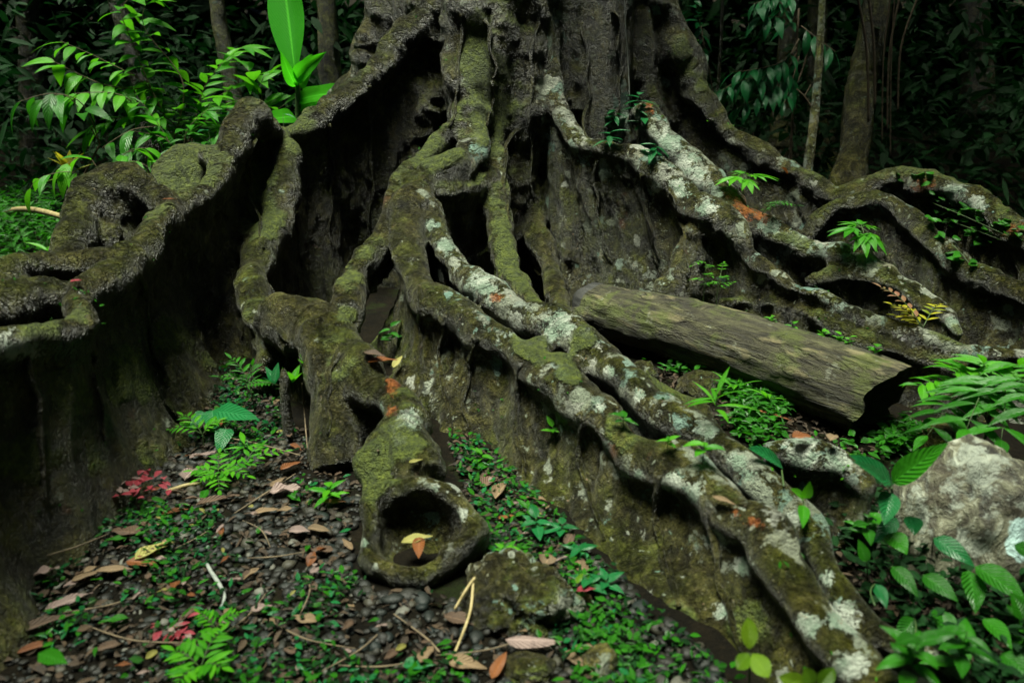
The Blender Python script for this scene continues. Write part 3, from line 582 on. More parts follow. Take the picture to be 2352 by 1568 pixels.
def rootlets():
    for k, pts in enumerate([
        [(1090,760,2.75),(1060,900,2.6),(1080,1050,2.4)], [(1180,830,2.6),(1170,1000,2.4),(1220,1150,2.15)], [(1330,940,2.3),(1320,1080,2.15),(1380,1230,1.9)], [(1500,1090,1.95),(1500,1250,1.8),(1560,1400,1.6)],
        [(1600,1150,1.8),(1640,1330,1.65),(1700,1500,1.45)], [(960,640,3.25),(950,760,3.15),(965,900,2.9)], [(1010,720,3.0),(1000,860,2.9),(1040,1000,2.6)], [(1360,370,4.15),(1370,480,4.1),(1390,600,4.0)], [(1470,400,3.95),(1490,520,3.95),(1500,620,3.9)],
        [(1540,440,3.85),(1560,540,3.8),(1590,640,3.75)], [(1230,50,4.55),(1220,250,4.5),(1230,450,4.45)], [(1340,50,4.75),(1350,200,4.75),(1345,330,4.7)], [(1420,20,4.9),(1430,160,4.85),(1420,280,4.8)], [(760,290,4.4),(770,420,4.4),(760,560,4.35)],
        [(850,200,4.65),(860,400,4.6),(840,580,4.5)], [(340,620,2.75),(350,760,2.75),(400,880,2.8)], [(220,720,2.4),(230,850,2.35),(260,1000,2.4)], [(80,830,1.95),(110,980,1.95),(120,1150,2.0)], [(640,760,3.0),(650,840,2.95),(640,920,2.9)], [(760,800,2.72),(745,900,2.6),(750,1000,2.45)],
        [(1175,300,4.45),(1165,420,4.4),(1180,540,4.3)], [(1060,30,4.5),(1050,180,4.4),(1035,280,4.3)], [(1120,40,4.4),(1140,170,4.4),(1130,280,4.35)], [(590,330,4.0),(580,450,3.9),(600,560,3.6)], [(690,480,4.2),(700,600,4.1),(690,680,3.9)]]):
        C = catmull(pts, .05)[:, :3] if False else np.array(pts, float); P = []
        n = 14
        for i in range(n + 1):
            t = i / n * (len(C) - 1); j = min(int(t), len(C) - 2); a = C[j] + (C[j + 1] - C[j]) * (t - j)
            q = bark_at(a[0] + 9 * math.sin(i * 1.3 + k * 2), a[1], a[2]); P.append((*(q + (CAM - q).normalized() * .004), (.012 - .006 * i / n) * (1 + .25 * math.sin(i * 2.1 + k))))
        A = np.array(P)
        for _ in range(2): A[1:-1, :3] = (A[:-2, :3] + 2 * A[1:-1, :3] + A[2:, :3]) / 4
        mb = MB(); tube(mb, catmull(A.tolist(), .02).tolist(), 7, wob=.3); mb.build('clinging_rootlet', M['bark'], TREE)
rootlets()
#@@BEGIN@@
# ------------------------------------------------------------------ stones and the lichen stump
def lump(name, px, py, d, wpx, hz, label, cat, mat, seed, dep=1.0, rough=.16, attrs=None, flat=0.0, group=None):
    """an irregular stone or stump standing in the soil"""
    p = at(px, py, d); r = wpx * scl(px, py, d) / 2; g = gz(p.x, p.y)
    bm = bmesh.new(); bmesh.ops.create_icosphere(bm, subdivisions=5, radius=1)
    V = np.array([v.co[:] for v in bm.verts]); Fc = np.array([[v.index for v in f.verts] for f in bm.faces]); bm.free()
    n = 1 + rough * 1.6 * fbm(V * 1.3 + seed * 7.1, 4, seed) + rough * .5 * fbm(V * 5 + seed, 4, seed + 3)
    V = V * n[:, None]; V[:, 2] = np.where(V[:, 2] > 0, V[:, 2] * (1 - flat), V[:, 2])
    V = V * np.array([r, r * dep, hz])
    a = {'moss': np.full(len(V), attrs[0]), 'lichen': np.full(len(V), attrs[1]), 'wrinkle': np.full(len(V), .2), 'along': V[:, 0]} if attrs else None
    o = mesh_np(name, V, Fc, mat, a); o.location = (p.x, p.y, g + hz * .15)
    return tag(o, label, cat, group)
M['stone'] = bark_mat('stone_brown', .8, False, .35, .3, .3)
M['stone_moss'] = bark_mat('stone_mossy', .8, False, .3, .6, .3)
M['stone_pale'] = bark_mat('stone_pale', 2.2, False, .0, .5, .3, (1, .95, .95))
M['stone_dark'] = plain_mat('pebble_dark', (.012, .013, .012), (.06, .055, .045), 3, .55, .006)
# pale weathered stump at the right edge: swirling grain with a big pale blue lichen disc
def stump_mat():
    m, nt = newmat('weathered_wood'); T = NT(nt); P = T.n('ShaderNodeTexCoord').outputs['Object']
    dn = T.n('ShaderNodeTexNoise', {'Vector': P, 'Scale': 4, 'Detail': 3})
    dm = T.n('ShaderNodeMix', data_type='VECTOR'); T.put(dm.inputs[0], .16); T.put(dm.inputs[4], P); T.put(dm.inputs[5], dn.outputs['Color'])
    wv = T.noise(T.mapping(dm.outputs[1], (32, 22, 5)), 1.0, 5, .65, .6)
    col = T.ramp(wv, [(.34, (.006, .005, .003)), (.45, (.045, .042, .026)), (.56, (.12, .12, .075)), (.74, (.46, .48, .39))])
    lo = T.step(T.noise(P, 5, 5, .65), .44, .56); col = T.mix(T.math('MULTIPLY', lo, .7), col, (.035, .026, .012))
    li = T.step(T.noise(P, 7.5, 6, .7), .5, .58); col = T.mix(T.math('MULTIPLY', li, .7), col, (.26, .29, .24))
    ctr = T.n('ShaderNodeVectorMath', operation='DISTANCE'); T.put(ctr.inputs[0], P); T.put(ctr.inputs[1], (-.005, -.19, .145))
    dd = T.math('ADD', ctr.outputs['Value'], T.math('MULTIPLY', T.math('SUBTRACT', T.noise(P, 22, 4), .5), .07))
    col = T.mix(T.math('SUBTRACT', 1, T.step(dd, .058, .066)), col, (.33, .47, .45))
    nrm = T.bump(T.math('ADD', wv, T.math('MULTIPLY', T.noise(P, 40, 5, .7), .4)), .03, 1)
    T.out(T.n('ShaderNodeBsdfPrincipled', {'Base Color': col, 'Roughness': .7, 'Normal': nrm}).outputs[0]); return m
M['stump'] = stump_mat()
lump('tree_stump', 2268, 1200, 1.83, 430, .27, 'pale weathered stump with swirling grain and a round blue lichen blotch', 'stump', M['stump'], 5, .8, .16)
lump('stone', 1195, 1440, 1.63, 225, .10, 'rounded mossy brown stone with a white lichen patch, beside the hollow root end', 'stone', M['stone_moss'], 13, .95, .34, None, .05)
lump('stone', 1372, 1545, 1.42, 88, .055, 'small pale pinkish stone with white lichen among green weeds', 'stone', M['stone_pale'], 14, .9, .2)
lump('stone', 1215, 1530, 1.42, 130, .03, 'flat grey stone under a bleached dead leaf', 'stone', M['stone'], 15, .7)
lump('stone', 2175, 985, 2.5, 130, .075, 'tan speckled stone under the fern fronds', 'stone', M['stone_pale'], 19, .8, .1)
lump('stone', 1612, 880, 2.95, 110, .08, 'brown lumpy stone in front of the shaded side of the fallen log', 'stone', M['stone'], 21, .9)
lump('stone', 1480, 800, 3.1, 70, .06, 'small dark stone under the shaded left end of the log', 'stone', M['stone'], 27, .9)

# ------------------------------------------------------------------ fallen log
def log_mat():
    m, nt = newmat('log_bark'); T = NT(nt); P = T.n('ShaderNodeTexCoord').outputs['Object']
    st = T.noise(T.mapping(P, (4.5, 34, 34)), 1.0, 7, .72, .9); pl = T.noise(T.mapping(P, (3.2, 14, 14)), 1.0, 5, .65, .5)
    fi = T.noise(P, 90, 4, .7)
    col = T.ramp(st, [(.34, (.006, .005, .002)), (.47, (.022, .019, .007)), (.58, (.052, .05, .02)), (.75, (.14, .135, .06))])
    col = T.mix(T.math('MULTIPLY', T.step(pl, .55, .63), .6), col, (.2, .17, .085))
    col = T.mix(T.math('MULTIPLY', T.step(T.noise(P, 6, 6, .7), .48, .62), .7), col, (.06, .08, .006))
    col = T.mix(T.math('MULTIPLY', T.step(T.noise(P, 15, 4, .7), .60, .68), .5), col, (.2, .21, .16))
    h = T.math('ADD', T.math('MULTIPLY', st, .8), T.math('ADD', T.math('MULTIPLY', T.step(pl, .5, .56), .4), T.math('MULTIPLY', fi, .25)))
    T.out(T.n('ShaderNodeBsdfPrincipled', {'Base Color': col, 'Roughness': .75, 'Normal': T.bump(h, .035, 1)}).outputs[0]); return m
def build_log():
    A, B = at(1372, 712, 3.7), at(2026, 918, 2.60)
    ax = (B - A).normalized(); L = (B - A).length
    root = empty('fallen_log', A, 'fallen mossy log with peeling bark and a dark hollow broken end', 'log')
    rot = Matrix((ax, Vector((0, 0, 1)).cross(ax).normalized(), ax.cross(Vector((0, 0, 1)).cross(ax)).normalized())).transposed()
    n, na = 90, 64; V = []
    tt = np.linspace(0, 1, n); C = []
    for i, t in enumerate(tt):
        r = .134 + .022 * t
        for k in range(na):
            a = 2 * math.pi * k / na
            V.append((t, math.cos(a), math.sin(a), r))
    V = np.array(V); x = V[:, 0] * L; P = np.stack([x * 2.2, V[:, 1] * .9, V[:, 2] * .9], 1)
    rr = V[:, 3] * (.97 + .06 * fbm(P, 3, 2)) + .007 * fbm(np.stack([x * 5, V[:, 1] * 3.2, V[:, 2] * 3.2], 1), 3, 5)
    plates = fbm(np.stack([x * 3.0, V[:, 1] * 4, V[:, 2] * 4], 1), 3, 8)
    rr += .006 * (plates > .04) + .006 * fbm(np.stack([x * 3.5, V[:, 1] * 6, V[:, 2] * 6], 1), 3, 18) + .004 * fbm(np.stack([x * 9, V[:, 1] * 14, V[:, 2] * 14], 1), 2, 9)
    sag = .035 * np.sin(V[:, 0] * math.pi)
    endcut = np.where(V[:, 0] > .985, .045 * fbm(np.stack([V[:, 1] * 2, V[:, 2] * 2, V[:, 0] * 0], 1), 3, 4), 0)
    W = np.stack([x + endcut + np.where(V[:, 0] > .985, V[:, 2] * .05, 0), V[:, 1] * rr, V[:, 2] * rr * .95 + sag], 1)
    Q = []
    for i in range(n - 1):
        for k in range(na): Q.append((i * na + k, i * na + (k + 1) % na, (i + 1) * na + (k + 1) % na, (i + 1) * na + k))
    Q = np.array(Q)[:, ::-1]
    M['bark_log'] = log_mat()
    R3 = np.array(rot); 
    o = mesh_np('bark', W, Q, M['bark_log'], None, root); o.rotation_euler = rot.to_euler()
    # hollow end: broken rim and dark rotten core set 5 cm back
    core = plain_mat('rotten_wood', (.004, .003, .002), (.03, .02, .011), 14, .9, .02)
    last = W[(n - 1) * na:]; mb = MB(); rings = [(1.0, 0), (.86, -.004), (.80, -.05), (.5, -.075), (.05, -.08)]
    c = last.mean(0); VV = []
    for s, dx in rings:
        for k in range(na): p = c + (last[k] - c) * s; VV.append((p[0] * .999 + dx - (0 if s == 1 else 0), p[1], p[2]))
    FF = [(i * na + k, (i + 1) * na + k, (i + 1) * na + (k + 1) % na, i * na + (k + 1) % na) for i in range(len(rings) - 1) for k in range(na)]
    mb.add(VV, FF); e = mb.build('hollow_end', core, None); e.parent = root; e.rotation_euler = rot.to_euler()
    # far end: smooth bare grey wood cap and broken stub
    mb = MB(); first = W[:na]; c = first.mean(0)
    VV = [tuple(c + (first[k] - c) * s + np.array([-dx, 0, dz])) for s, dx, dz in ((1, 0, 0), (.9, .05, .012), (.6, .10, .02), (.1, .13, .02)) for k in range(na)]
    mb.add(VV, [(i * na + k, i * na + (k + 1) % na, (i + 1) * na + (k + 1) % na, (i + 1) * na + k) for i in range(3) for k in range(na)])
    e = mb.build('bare_end', plain_mat('bare_grey_wood', (.012, .013, .013), (.045, .045, .042), 5, .5, .006, 30, (1, 8, 8)), None); e.parent = root; e.rotation_euler = rot.to_euler()
    mb = MB(); pts = [(.12, -.06, .02, .05), (.02, -.13, .0, .05), (-.05, -.17, -.02, .042), (-.09, -.19, -.03, .03)]
    tube(mb, catmull(pts, .01).tolist(), 14); e = mb.build('branch_stub', M['bark_log'], None); e.parent = root; e.rotation_euler = rot.to_euler()
build_log()

# ------------------------------------------------------------------ stuff on the ground: pebbles, soil litter, ground cover
def inpoly(x, y, poly):
    c = False; j = len(poly) - 1
    for i in range(len(poly)):
        if (poly[i][1] > y) != (poly[j][1] > y) and x < (poly[j][0] - poly[i][0]) * (y - poly[i][1]) / (poly[j][1] - poly[i][1]) + poly[i][0]: c = not c
        j = i
    return c
A_HERB = [(-40, 500), (140, 505), (150, 600), (-40, 640)]
A_LEFT = [(-80, 1700), (-60, 1500), (110, 1300), (210, 1130), (340, 1030), (440, 900), (500, 850), (600, 860), (660, 960), (770, 1090), (835, 1130), (800, 1300), (880, 1370), (1060, 1380), (1130, 1330), (1340, 1360), (1400, 1420), (1500, 1700)]
A_MID = [(1030, 1010), (1100, 1010), (1180, 1080), (1260, 1180), (1350, 1300), (1380, 1420), (1200, 1400), (1110, 1330), (1090, 1180)]
A_RIGHT = [(1480, 860), (1640, 850), (1750, 900), (1900, 980), (2000, 1010), (2100, 960), (2150, 980), (2130, 1020), (2000, 1060), (1760, 1040), (1690, 1000)]
A_LOWR = [(1800, 1120), (1960, 1120), (2060, 1110), (2140, 1260), (2400, 1350), (2500, 1700), (2200, 1700), (2130, 1520), (2010, 1420), (1930, 1300)]
A_SIDE = [(1560, 830), (1340, 740), (1400, 690), (1650, 700), (2352, 880), (2352, 960), (2100, 900), (1700, 720)]
A_FOOT = [(1250, 1150), (1340, 1260), (1420, 1330), (1500, 1420), (1640, 1520), (1780, 1700), (1420, 1700), (1380, 1400), (1290, 1300)]
A_WEED = [(1290, 1310), (1400, 1320), (1420, 1400), (1480, 1500), (1520, 1700), (1290, 1700), (1330, 1480)]
def sample(poly, n, cl=0.0):
    xs = [p[0] for p in poly]; ys = [p[1] for p in poly]; out = []
    # uniform over the ground, not over the picture
    P = [ground_at(*p) for p in poly]; gx = [p.x for p in P]; gy = [p.y for p in P]; gpoly = [(p.x, p.y) for p in P]
    while len(out) < n:
        x, y = random.uniform(min(gx), max(gx)), random.uniform(min(gy), max(gy))
        if inpoly(x, y, gpoly) and (not cl or vnoise(np.array([[x * 6.5, y * 6.5, .3]]), 8)[0] + random.uniform(-.35, .35) > cl): out.append((x, y))
    return out
def pebbles():
    bm = bmesh.new(); bmesh.ops.create_icosphere(bm, subdivisions=2, radius=1)
    v0 = np.array([v.co[:] for v in bm.verts]); f0 = np.array([[v.index for v in f.verts] for f in bm.faces]); bm.free()
    pts = sample(A_LEFT, 5400) + sample(A_MID, 700) + sample(A_FOOT, 500); Vs, Fs, Rn = [], [], []
    z = gz_np(np.array([p[0] for p in pts]), np.array([p[1] for p in pts]))
    var = [v0 * (1 + .28 * fbm(v0 * 1.1 + k * 5.3, 2, k))[:, None] for k in range(14)]
    for i, (x, y) in enumerate(pts):
        r = (.0042 + .0125 * random.random() ** 2.4) * (.8 + .5 * max(0, float(vnoise(np.array([[x * 3, y * 3, 2.]]), 4)[0]) + .3)); v = var[i % 14] * np.array([r * random.uniform(.9, 1.5), r, r * random.uniform(.4, .75)])
        a = random.uniform(0, 6.28); c, s = math.cos(a), math.sin(a); t = random.uniform(-.4, .4)
        Rm = np.array([[c, -s, 0], [s, c, 0], [0, 0, 1]]) @ np.array([[1, 0, 0], [0, math.cos(t), -math.sin(t)], [0, math.sin(t), math.cos(t)]])
        v = v @ Rm.T + np.array([x, y, z[i] + r * .22]); Fs.append(f0 + i * len(v0)); Vs.append(v); Rn.append(np.full(len(v0), random.random()))
    m, nt = newmat('pebble_stone'); T = NT(nt); P = T.n('ShaderNodeNewGeometry').outputs['Position']; r = T.attr('rnd')
    col = T.ramp(r, [(0, (.006, .006, .005)), (.4, (.009, .009, .006)), (.65, (.006, .011, .010)), (.85, (.018, .016, .010)), (.97, (.045, .042, .03)), (1, (.13, .13, .11))])
    col = T.mix(.6, col, T.ramp(T.noise(P, 120, 4, .7), [(.3, (.3, .3, .3)), (.7, (1.2, 1.2, 1.2))]), 'MULTIPLY')
    T.out(T.n('ShaderNodeBsdfPrincipled', {'Base Color': col, 'Roughness': .55, 'Specular IOR Level': .3, 'Normal': T.bump(T.noise(P, 200, 4), .002, 1)}).outputs[0])
    tag(mesh_np('gravel', np.concatenate(Vs), np.concatenate(Fs), m, {'rnd': np.concatenate(Rn)}), kind='stuff')
pebbles()
def leafcloud(name, C, D, N, L, W, mat, fold=.2, rnd=None, kind='stuff', parent=None, droop=.15, loc=(0, 0, 0)):
    """many small leaves at once: centres C, directions D, up hints N (n x 3), lengths L, widths W"""
    D = D / (np.linalg.norm(D, axis=1)[:, None] + 1e-9); S = np.cross(D, N); S /= np.linalg.norm(S, axis=1)[:, None] + 1e-9; U = np.cross(S, D)
    L = L[:, None]; W = W[:, None]; n = len(C)
    def pt(t, k): return C + D * L * t + S * W * .5 * k + U * (W * fold * abs(k) * .5 - L * droop * t * t)
    cols = [pt(0, 0), pt(.3, -.85), pt(.3, 0), pt(.3, .85), pt(.62, -.8), pt(.62, 0), pt(.62, .8), pt(1, 0)]
    V = np.stack(cols, 1).reshape(-1, 3) - np.array(loc)
    f = np.array([[0, 2, 1, 0], [0, 3, 2, 0], [1, 2, 5, 4], [2, 3, 6, 5], [4, 5, 7, 4], [5, 6, 7, 5]])
    b = (np.arange(n) * 8)[:, None]
    me = bpy.data.meshes.new(name)
    tris = (b[:, :, None] + f[[0, 1, 4, 5], :3][None]).reshape(-1, 3); quads = (b[:, :, None] + f[[2, 3]][None]).reshape(-1, 4)
    me.vertices.add(len(V)); me.vertices.foreach_set('co', V.astype(np.float32).ravel())
    allv = np.concatenate([tris.ravel(), quads.ravel()]); me.loops.add(len(allv)); me.loops.foreach_set('vertex_index', allv.astype(np.int32))
    st = np.concatenate([np.arange(len(tris)) * 3, len(tris) * 3 + np.arange(len(quads)) * 4]); me.polygons.add(len(st)); me.polygons.foreach_set('loop_start', st.astype(np.int32))
    a = me.attributes.new('rnd', 'FLOAT', 'POINT'); a.data.foreach_set('value', np.repeat(RNG.random(n) if rnd is None else rnd, 8).astype(np.float32))
    uv = np.tile(np.array([[0, .5], [.3, 0], [.3, .5], [.3, 1], [.62, 0], [.62, .5], [.62, 1], [1, .5]]), (n, 1))
    ul = me.uv_layers.new(name='UVMap'); ul.data.foreach_set('uv', uv[allv].astype(np.float32).ravel())
    me.update(calc_edges=True); me.polygons.foreach_set('use_smooth', [True] * len(me.polygons)); me.materials.append(mat)
    o = bpy.data.objects.new(name, me); COL.objects.link(o)
    if parent is not None: o.parent = parent
    if kind: o['kind'] = kind
    return o
def rand_dirs(n, elo=-.3, ehi=.5):
    a = RNG.uniform(-math.pi, math.pi, n); e = RNG.uniform(elo, ehi, n)
    return np.stack([np.cos(a) * np.cos(e), np.sin(a) * np.cos(e), np.sin(e)], 1)
def up_hints(n, tilt=.5): return np.array([0, 0, 1.0]) + RNG.normal(0, tilt, (n, 3))
def on_ground(pts, lo, hi):
    P = np.array(pts); z = gz_np(P[:, 0], P[:, 1]); return np.stack([P[:, 0], P[:, 1], z + RNG.uniform(lo, hi, len(P))], 1)
# crumbled leaf litter, dark and small
litmat = leaf_mat('litter', (.008, .006, .004), (.06, .036, .017), .05, .75, .2)
C = on_ground(sample(A_LEFT, 1500) + sample(A_MID, 700) + sample(A_RIGHT, 700) + sample(A_LOWR, 900), .006, .02)
n = len(C); leafcloud('leaf_litter', C, rand_dirs(n, -.25, .3), up_hints(n, .5), RNG.uniform(.012, .045, n), RNG.uniform(.007, .02, n), litmat, .5)
# tiny green seedlings on the soil
C = on_ground(sample(A_LEFT, 700, .15) + sample(A_MID, 200), .008, .03); n = len(C)
leafcloud('ground_cover', C, rand_dirs(n, -.1, .6), up_hints(n, .4), RNG.uniform(.012, .036, n), RNG.uniform(.008, .018, n), M['leaf_blue'])
C = on_ground(sample(A_LEFT, 1700, .1) + sample(A_MID, 420) + sample(A_FOOT, 300), .008, .03); n = len(C)
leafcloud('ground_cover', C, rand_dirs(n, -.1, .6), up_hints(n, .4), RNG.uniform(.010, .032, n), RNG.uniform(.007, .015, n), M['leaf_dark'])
C = on_ground(sample(A_LEFT, 700, .12) + sample(A_MID, 300) + sample(A_WEED, 300, .08) + sample(A_FOOT, 160, .1), .01, .045); n = len(C)
leafcloud('ground_cover', C, rand_dirs(n, -.1, .6), up_hints(n, .4), RNG.uniform(.014, .034, n), RNG.uniform(.009, .018, n), M['leaf'])
C = on_ground(sample(A_RIGHT, 2000, -.1) + sample(A_SIDE, 1500), .01, .07); n = len(C)
leafcloud('ground_cover', C, rand_dirs(n, -.2, .5), up_hints(n, .4), RNG.uniform(.014, .055, n), RNG.uniform(.010, .028, n), M['leaf'])
C = on_ground(sample(A_LOWR, 1300), .01, .11); n = len(C)
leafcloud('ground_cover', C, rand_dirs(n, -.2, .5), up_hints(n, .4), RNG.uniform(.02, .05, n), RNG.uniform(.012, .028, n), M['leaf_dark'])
C = on_ground(sample(A_HERB, 1500), .01, .30); n = len(C)
leafcloud('ground_cover', C, rand_dirs(n, -.2, .7), up_hints(n, .4), RNG.uniform(.04, .10, n), RNG.uniform(.015, .035, n), M['leaf'])
# moss fuzz and tiny ferns growing on the roots
def root_sprigs(name, n, cond, mat, l0, l1):
    idx = RNG.permutation(len(SURF)); P = SURF[idx[:90000]]; P = P[cond(P)][:n]
    k = len(P); P = P + RNG.normal(0, .006, P.shape)
    leafcloud(name, P + np.array([0, 0, .004]), rand_dirs(k, -.2, .9), up_hints(k, .5), RNG.uniform(l0, l1, k), RNG.uniform(l0 * .5, l1 * .45, k), mat)
clump = lambda P, s, th: fbm(P * s, 2, 77) > th
root_sprigs('moss_sprigs', 900, lambda P: clump(P, 2.2, .30) & (P[:, 2] > .04), M['leaf'], .008, .022)
root_sprigs('moss_sprigs', 500, lambda P: clump(P, 3.1, .33) & (P[:, 0] > .5) & (P[:, 2] > .03), M['leaf_bright'], .008, .020)

# ------------------------------------------------------------------ plants
def sprig_pts(p, q, k, bend): return [Vector(p).lerp(Vector(q), t / k) + Vector((0, 0, bend * math.sin(math.pi * t / k) * (Vector(q) - Vector(p)).length)) for t in range(k + 1)]
def frond(st, lf, p, q, pairs, L, W, bend=.15, r=.002, prof='lance', up=(0, 0, 1), fold=.2, droop=.25, sweep=.75, taper=True, start=.1):
    """a rachis with paired leaflets"""
    P = sprig_pts(p, q, 14, bend); tube(st, [(*x, r * (1.1 - .8 * i / 14)) for i, x in enumerate(P)], 5)
    ax = (Vector(q) - Vector(p)).normalized(); side = ax.cross(Vector(up)).normalized()
    for i in range(pairs):
        t = start + (1 - start) * (i + .5) / pairs; k = t * 14; j = min(int(k), 13); c = P[j].lerp(P[j + 1], k - j)
        tg = (P[j + 1] - P[j]).normalized(); f = (math.sin(math.pi * min(1, (t * .85 + .15))) ** .6 if taper else 1) * random.uniform(.88, 1.1)
        for s in (-1, 1): leaf(lf, c, tg * (1 - sweep) + side * s * sweep + Vector(up) * random.uniform(-.05, .15), up, L * f, W * f, prof, fold, droop, 6)
    leaf(lf, P[-1], ax - Vector((0, 0, .2)), up, L * .8, W * .8, prof, fold, droop, 6)
def plant(name, loc, label, cat, group=None): return empty(name, loc, label, cat, group)
def herb(loc, label, h, n, L, W, mat, prof='ovate', lean=(0, 0), droop=.35, cat='seedling', name='seedling', el=(-.1, .5), leaves_apart=True, group=None, fold=.2, whorl=.35):
    """a young plant: one stem, leaves toward its top"""
    o = plant(name, loc, label, cat, group); sm = MB(); loc = Vector(loc)
    top = loc + Vector((lean[0], lean[1], h)); P = stem(sm, loc, top, max(.0012, h * .012), .0010, .06)
    sm.build('stem', M['stem'], o); ga = random.uniform(0, 6.28); fm = MB()
    for i in range(n):
        t = 1 - whorl * (i / max(1, n)) if n > 1 else 1; c = loc.lerp(top, t); k = min(len(P) - 1, int(t * (len(P) - 1))); c = P[k]
        d = rdir(*el, ga + i * 2.4, .25); mb = MB() if leaves_apart else fm; s = random.uniform(.75, 1.1)
        leaf(mb, c, d, (0, 0, 1), L * s, W * s, prof, fold, droop * random.uniform(.6, 1.3), 7)
        if leaves_apart: mb.build('leaf', mat, o)
    if not leaves_apart: fm.build('foliage', mat, o)
    return o
def lobed(loc, label, h, leaves, size, mat, name='lobed_leaf_plant', lean=(0, 0)):
    """a plant with deeply cut star shaped leaves: leaves = [(azimuth, elevation, scale)]"""
    o = plant(name, loc, label, 'plant'); sm = MB(); loc = Vector(loc); top = loc + Vector((lean[0], lean[1], h)); stem(sm, loc, top, .004, .0025, .05)
    for az, el, s in leaves:
        d = Vector((math.cos(az) * math.cos(el), math.sin(az) * math.cos(el), math.sin(el))); hub = top + d * size * .35 * s
        stem(sm, top, hub, .0018, .0014, .08, 5, 4); lf = MB(); side = d.cross(Vector((0, 0, 1))).normalized(); rn = random.random()
        for a, l in ((0, 1), (.62, .85), (-.62, .85), (1.25, .62), (-1.25, .62), (1.9, .38), (-1.9, .38)):
            leaf(lf, hub, d * math.cos(a) + side * math.sin(a) - Vector((0, 0, .12)), (0, 0, 1), size * s * l, size * s * l * .36, 'ovate', .12, .3, 7, rn)
        lf.build('leaf', mat, o)
    sm.build('stem', M['stem'], o); return o
def sapling(base, label, branches, L, W, mat, rstem=.012, prof='ovate', droop=.6, name='sapling', cat='sapling', group=None, gap=.75, el=-.35, spread=.8, extra=1.0, top=None, vary=.3, stem_mat='twig'):
    """a woody sapling: branches = lists of photo points (px, py, d); leaves hang alternately along each"""
    base = Vector(base); o = plant(name, base, label, cat, group); sm = MB(); lf = MB()
    if top is not None: stem(sm, base, top, rstem, rstem * .5, .03, 8, 10)
    for br in branches:
        pts = catmull([(*at(*p), 0) for p in br], .03); m = len(pts)
        tube(sm, [(p[0], p[1], p[2], rstem * .38 * (1.05 - .8 * i / m)) for i, p in enumerate(pts)], 5)
        Lb = np.linalg.norm(np.diff(pts[:, :3], axis=0), axis=1).sum(); k = max(3, int(Lb / (L * gap) * 2 * extra))
        for i in range(k + 1):
            j = min(m - 2, int((.22 + .78 * i / k) * (m - 1))); c = Vector(pts[j][:3]); tg = (Vector(pts[j + 1][:3]) - Vector(pts[max(0, j - 2)][:3])).normalized()
            sd = tg.cross(Vector((0, 0, 1))); sd = sd.normalized() if sd.length > .1 else Vector((1, 0, 0)); sg = -1 if i % 2 else 1
            d = tg * random.uniform(.25, .7) + sd * sg * spread * random.uniform(.6, 1.1) + Vector((0, 0, el + random.uniform(-.3, .3)))
            if i == k: d = tg + Vector((0, 0, el))
            s = random.uniform(1 - vary, 1 + vary * .6); leaf(lf, c, d, (random.uniform(-.3, .3), random.uniform(-.6, .1), 1), L * s, W * s, prof, random.uniform(.05, .3), droop * random.uniform(.5, 1.3), 8)
    sm.build('stem', M[stem_mat], o); lf.build('foliage', mat, o); return o

# left: broad leaved saplings catching the light behind the great root
D6 = 5.6
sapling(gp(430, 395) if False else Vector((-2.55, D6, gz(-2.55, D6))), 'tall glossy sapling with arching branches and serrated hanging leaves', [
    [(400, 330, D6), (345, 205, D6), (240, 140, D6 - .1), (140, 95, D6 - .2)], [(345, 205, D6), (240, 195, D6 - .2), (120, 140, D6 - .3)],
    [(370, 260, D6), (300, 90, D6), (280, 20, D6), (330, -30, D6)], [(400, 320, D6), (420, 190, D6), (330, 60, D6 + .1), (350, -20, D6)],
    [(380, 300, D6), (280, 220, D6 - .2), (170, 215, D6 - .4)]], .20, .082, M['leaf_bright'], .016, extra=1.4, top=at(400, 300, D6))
sapling(Vector((-2.2, 5.9, gz(-2.2, 5.9))), 'leafy shrub with layered horizontal sprays in front of the thin grey tree', [
    [(440, 330, 5.9), (470, 200, 5.8), (540, 120, 5.7), (560, 110, 5.6)], [(430, 330, 5.9), (480, 240, 5.7), (560, 190, 5.6), (600, 170, 5.6)],
    [(430, 340, 5.9), (400, 230, 5.7), (330, 200, 5.6)], [(440, 340, 5.9), (380, 270, 5.6), (280, 270, 5.5), (200, 300, 5.4)],
    [(440, 340, 5.9), (520, 290, 5.7), (600, 260, 5.6)], [(430, 330, 5.9), (470, 280, 5.6), (520, 240, 5.5)]], .19, .06, M['leaf_bright'], .014, 'lance', .4, el=-.1, extra=2.0, top=at(440, 330, 5.9))
sapling(Vector((-3.1, 5.2, gz(-3.1, 5.2))), 'low sapling with big drooping leaves at the left edge', [
    [(230, 330, 5.2), (190, 240, 5.1), (120, 215, 5.0), (40, 235, 4.9)], [(230, 330, 5.2), (160, 225, 5.1), (90, 230, 4.95)], [(235, 340, 5.2), (300, 300, 5.1), (360, 290, 5.0)]], .24, .085, M['leaf'], .012, 'ovate', .9, el=-.6, extra=.8, top=at(230, 330, 5.2))
sapling(Vector((-2.1, 4.9, gz(-2.1, 4.9))), 'dark green seedling bush just behind the mossy hollow root', [
    [(420, 380, 4.9), (380, 320, 4.8), (300, 300, 4.8)], [(420, 380, 4.9), (430, 300, 4.8), (480, 250, 4.8)], [(420, 380, 4.9), (470, 330, 4.8), (520, 300, 4.7)], [(420, 380, 4.9), (350, 345, 4.8), (290, 350, 4.7)], [(420, 380, 4.9), (360, 280, 4.9), (320, 230, 4.9)]], .15, .05, M['leaf'], .009, 'lance', .5, extra=1.7, top=at(420, 370, 4.9))
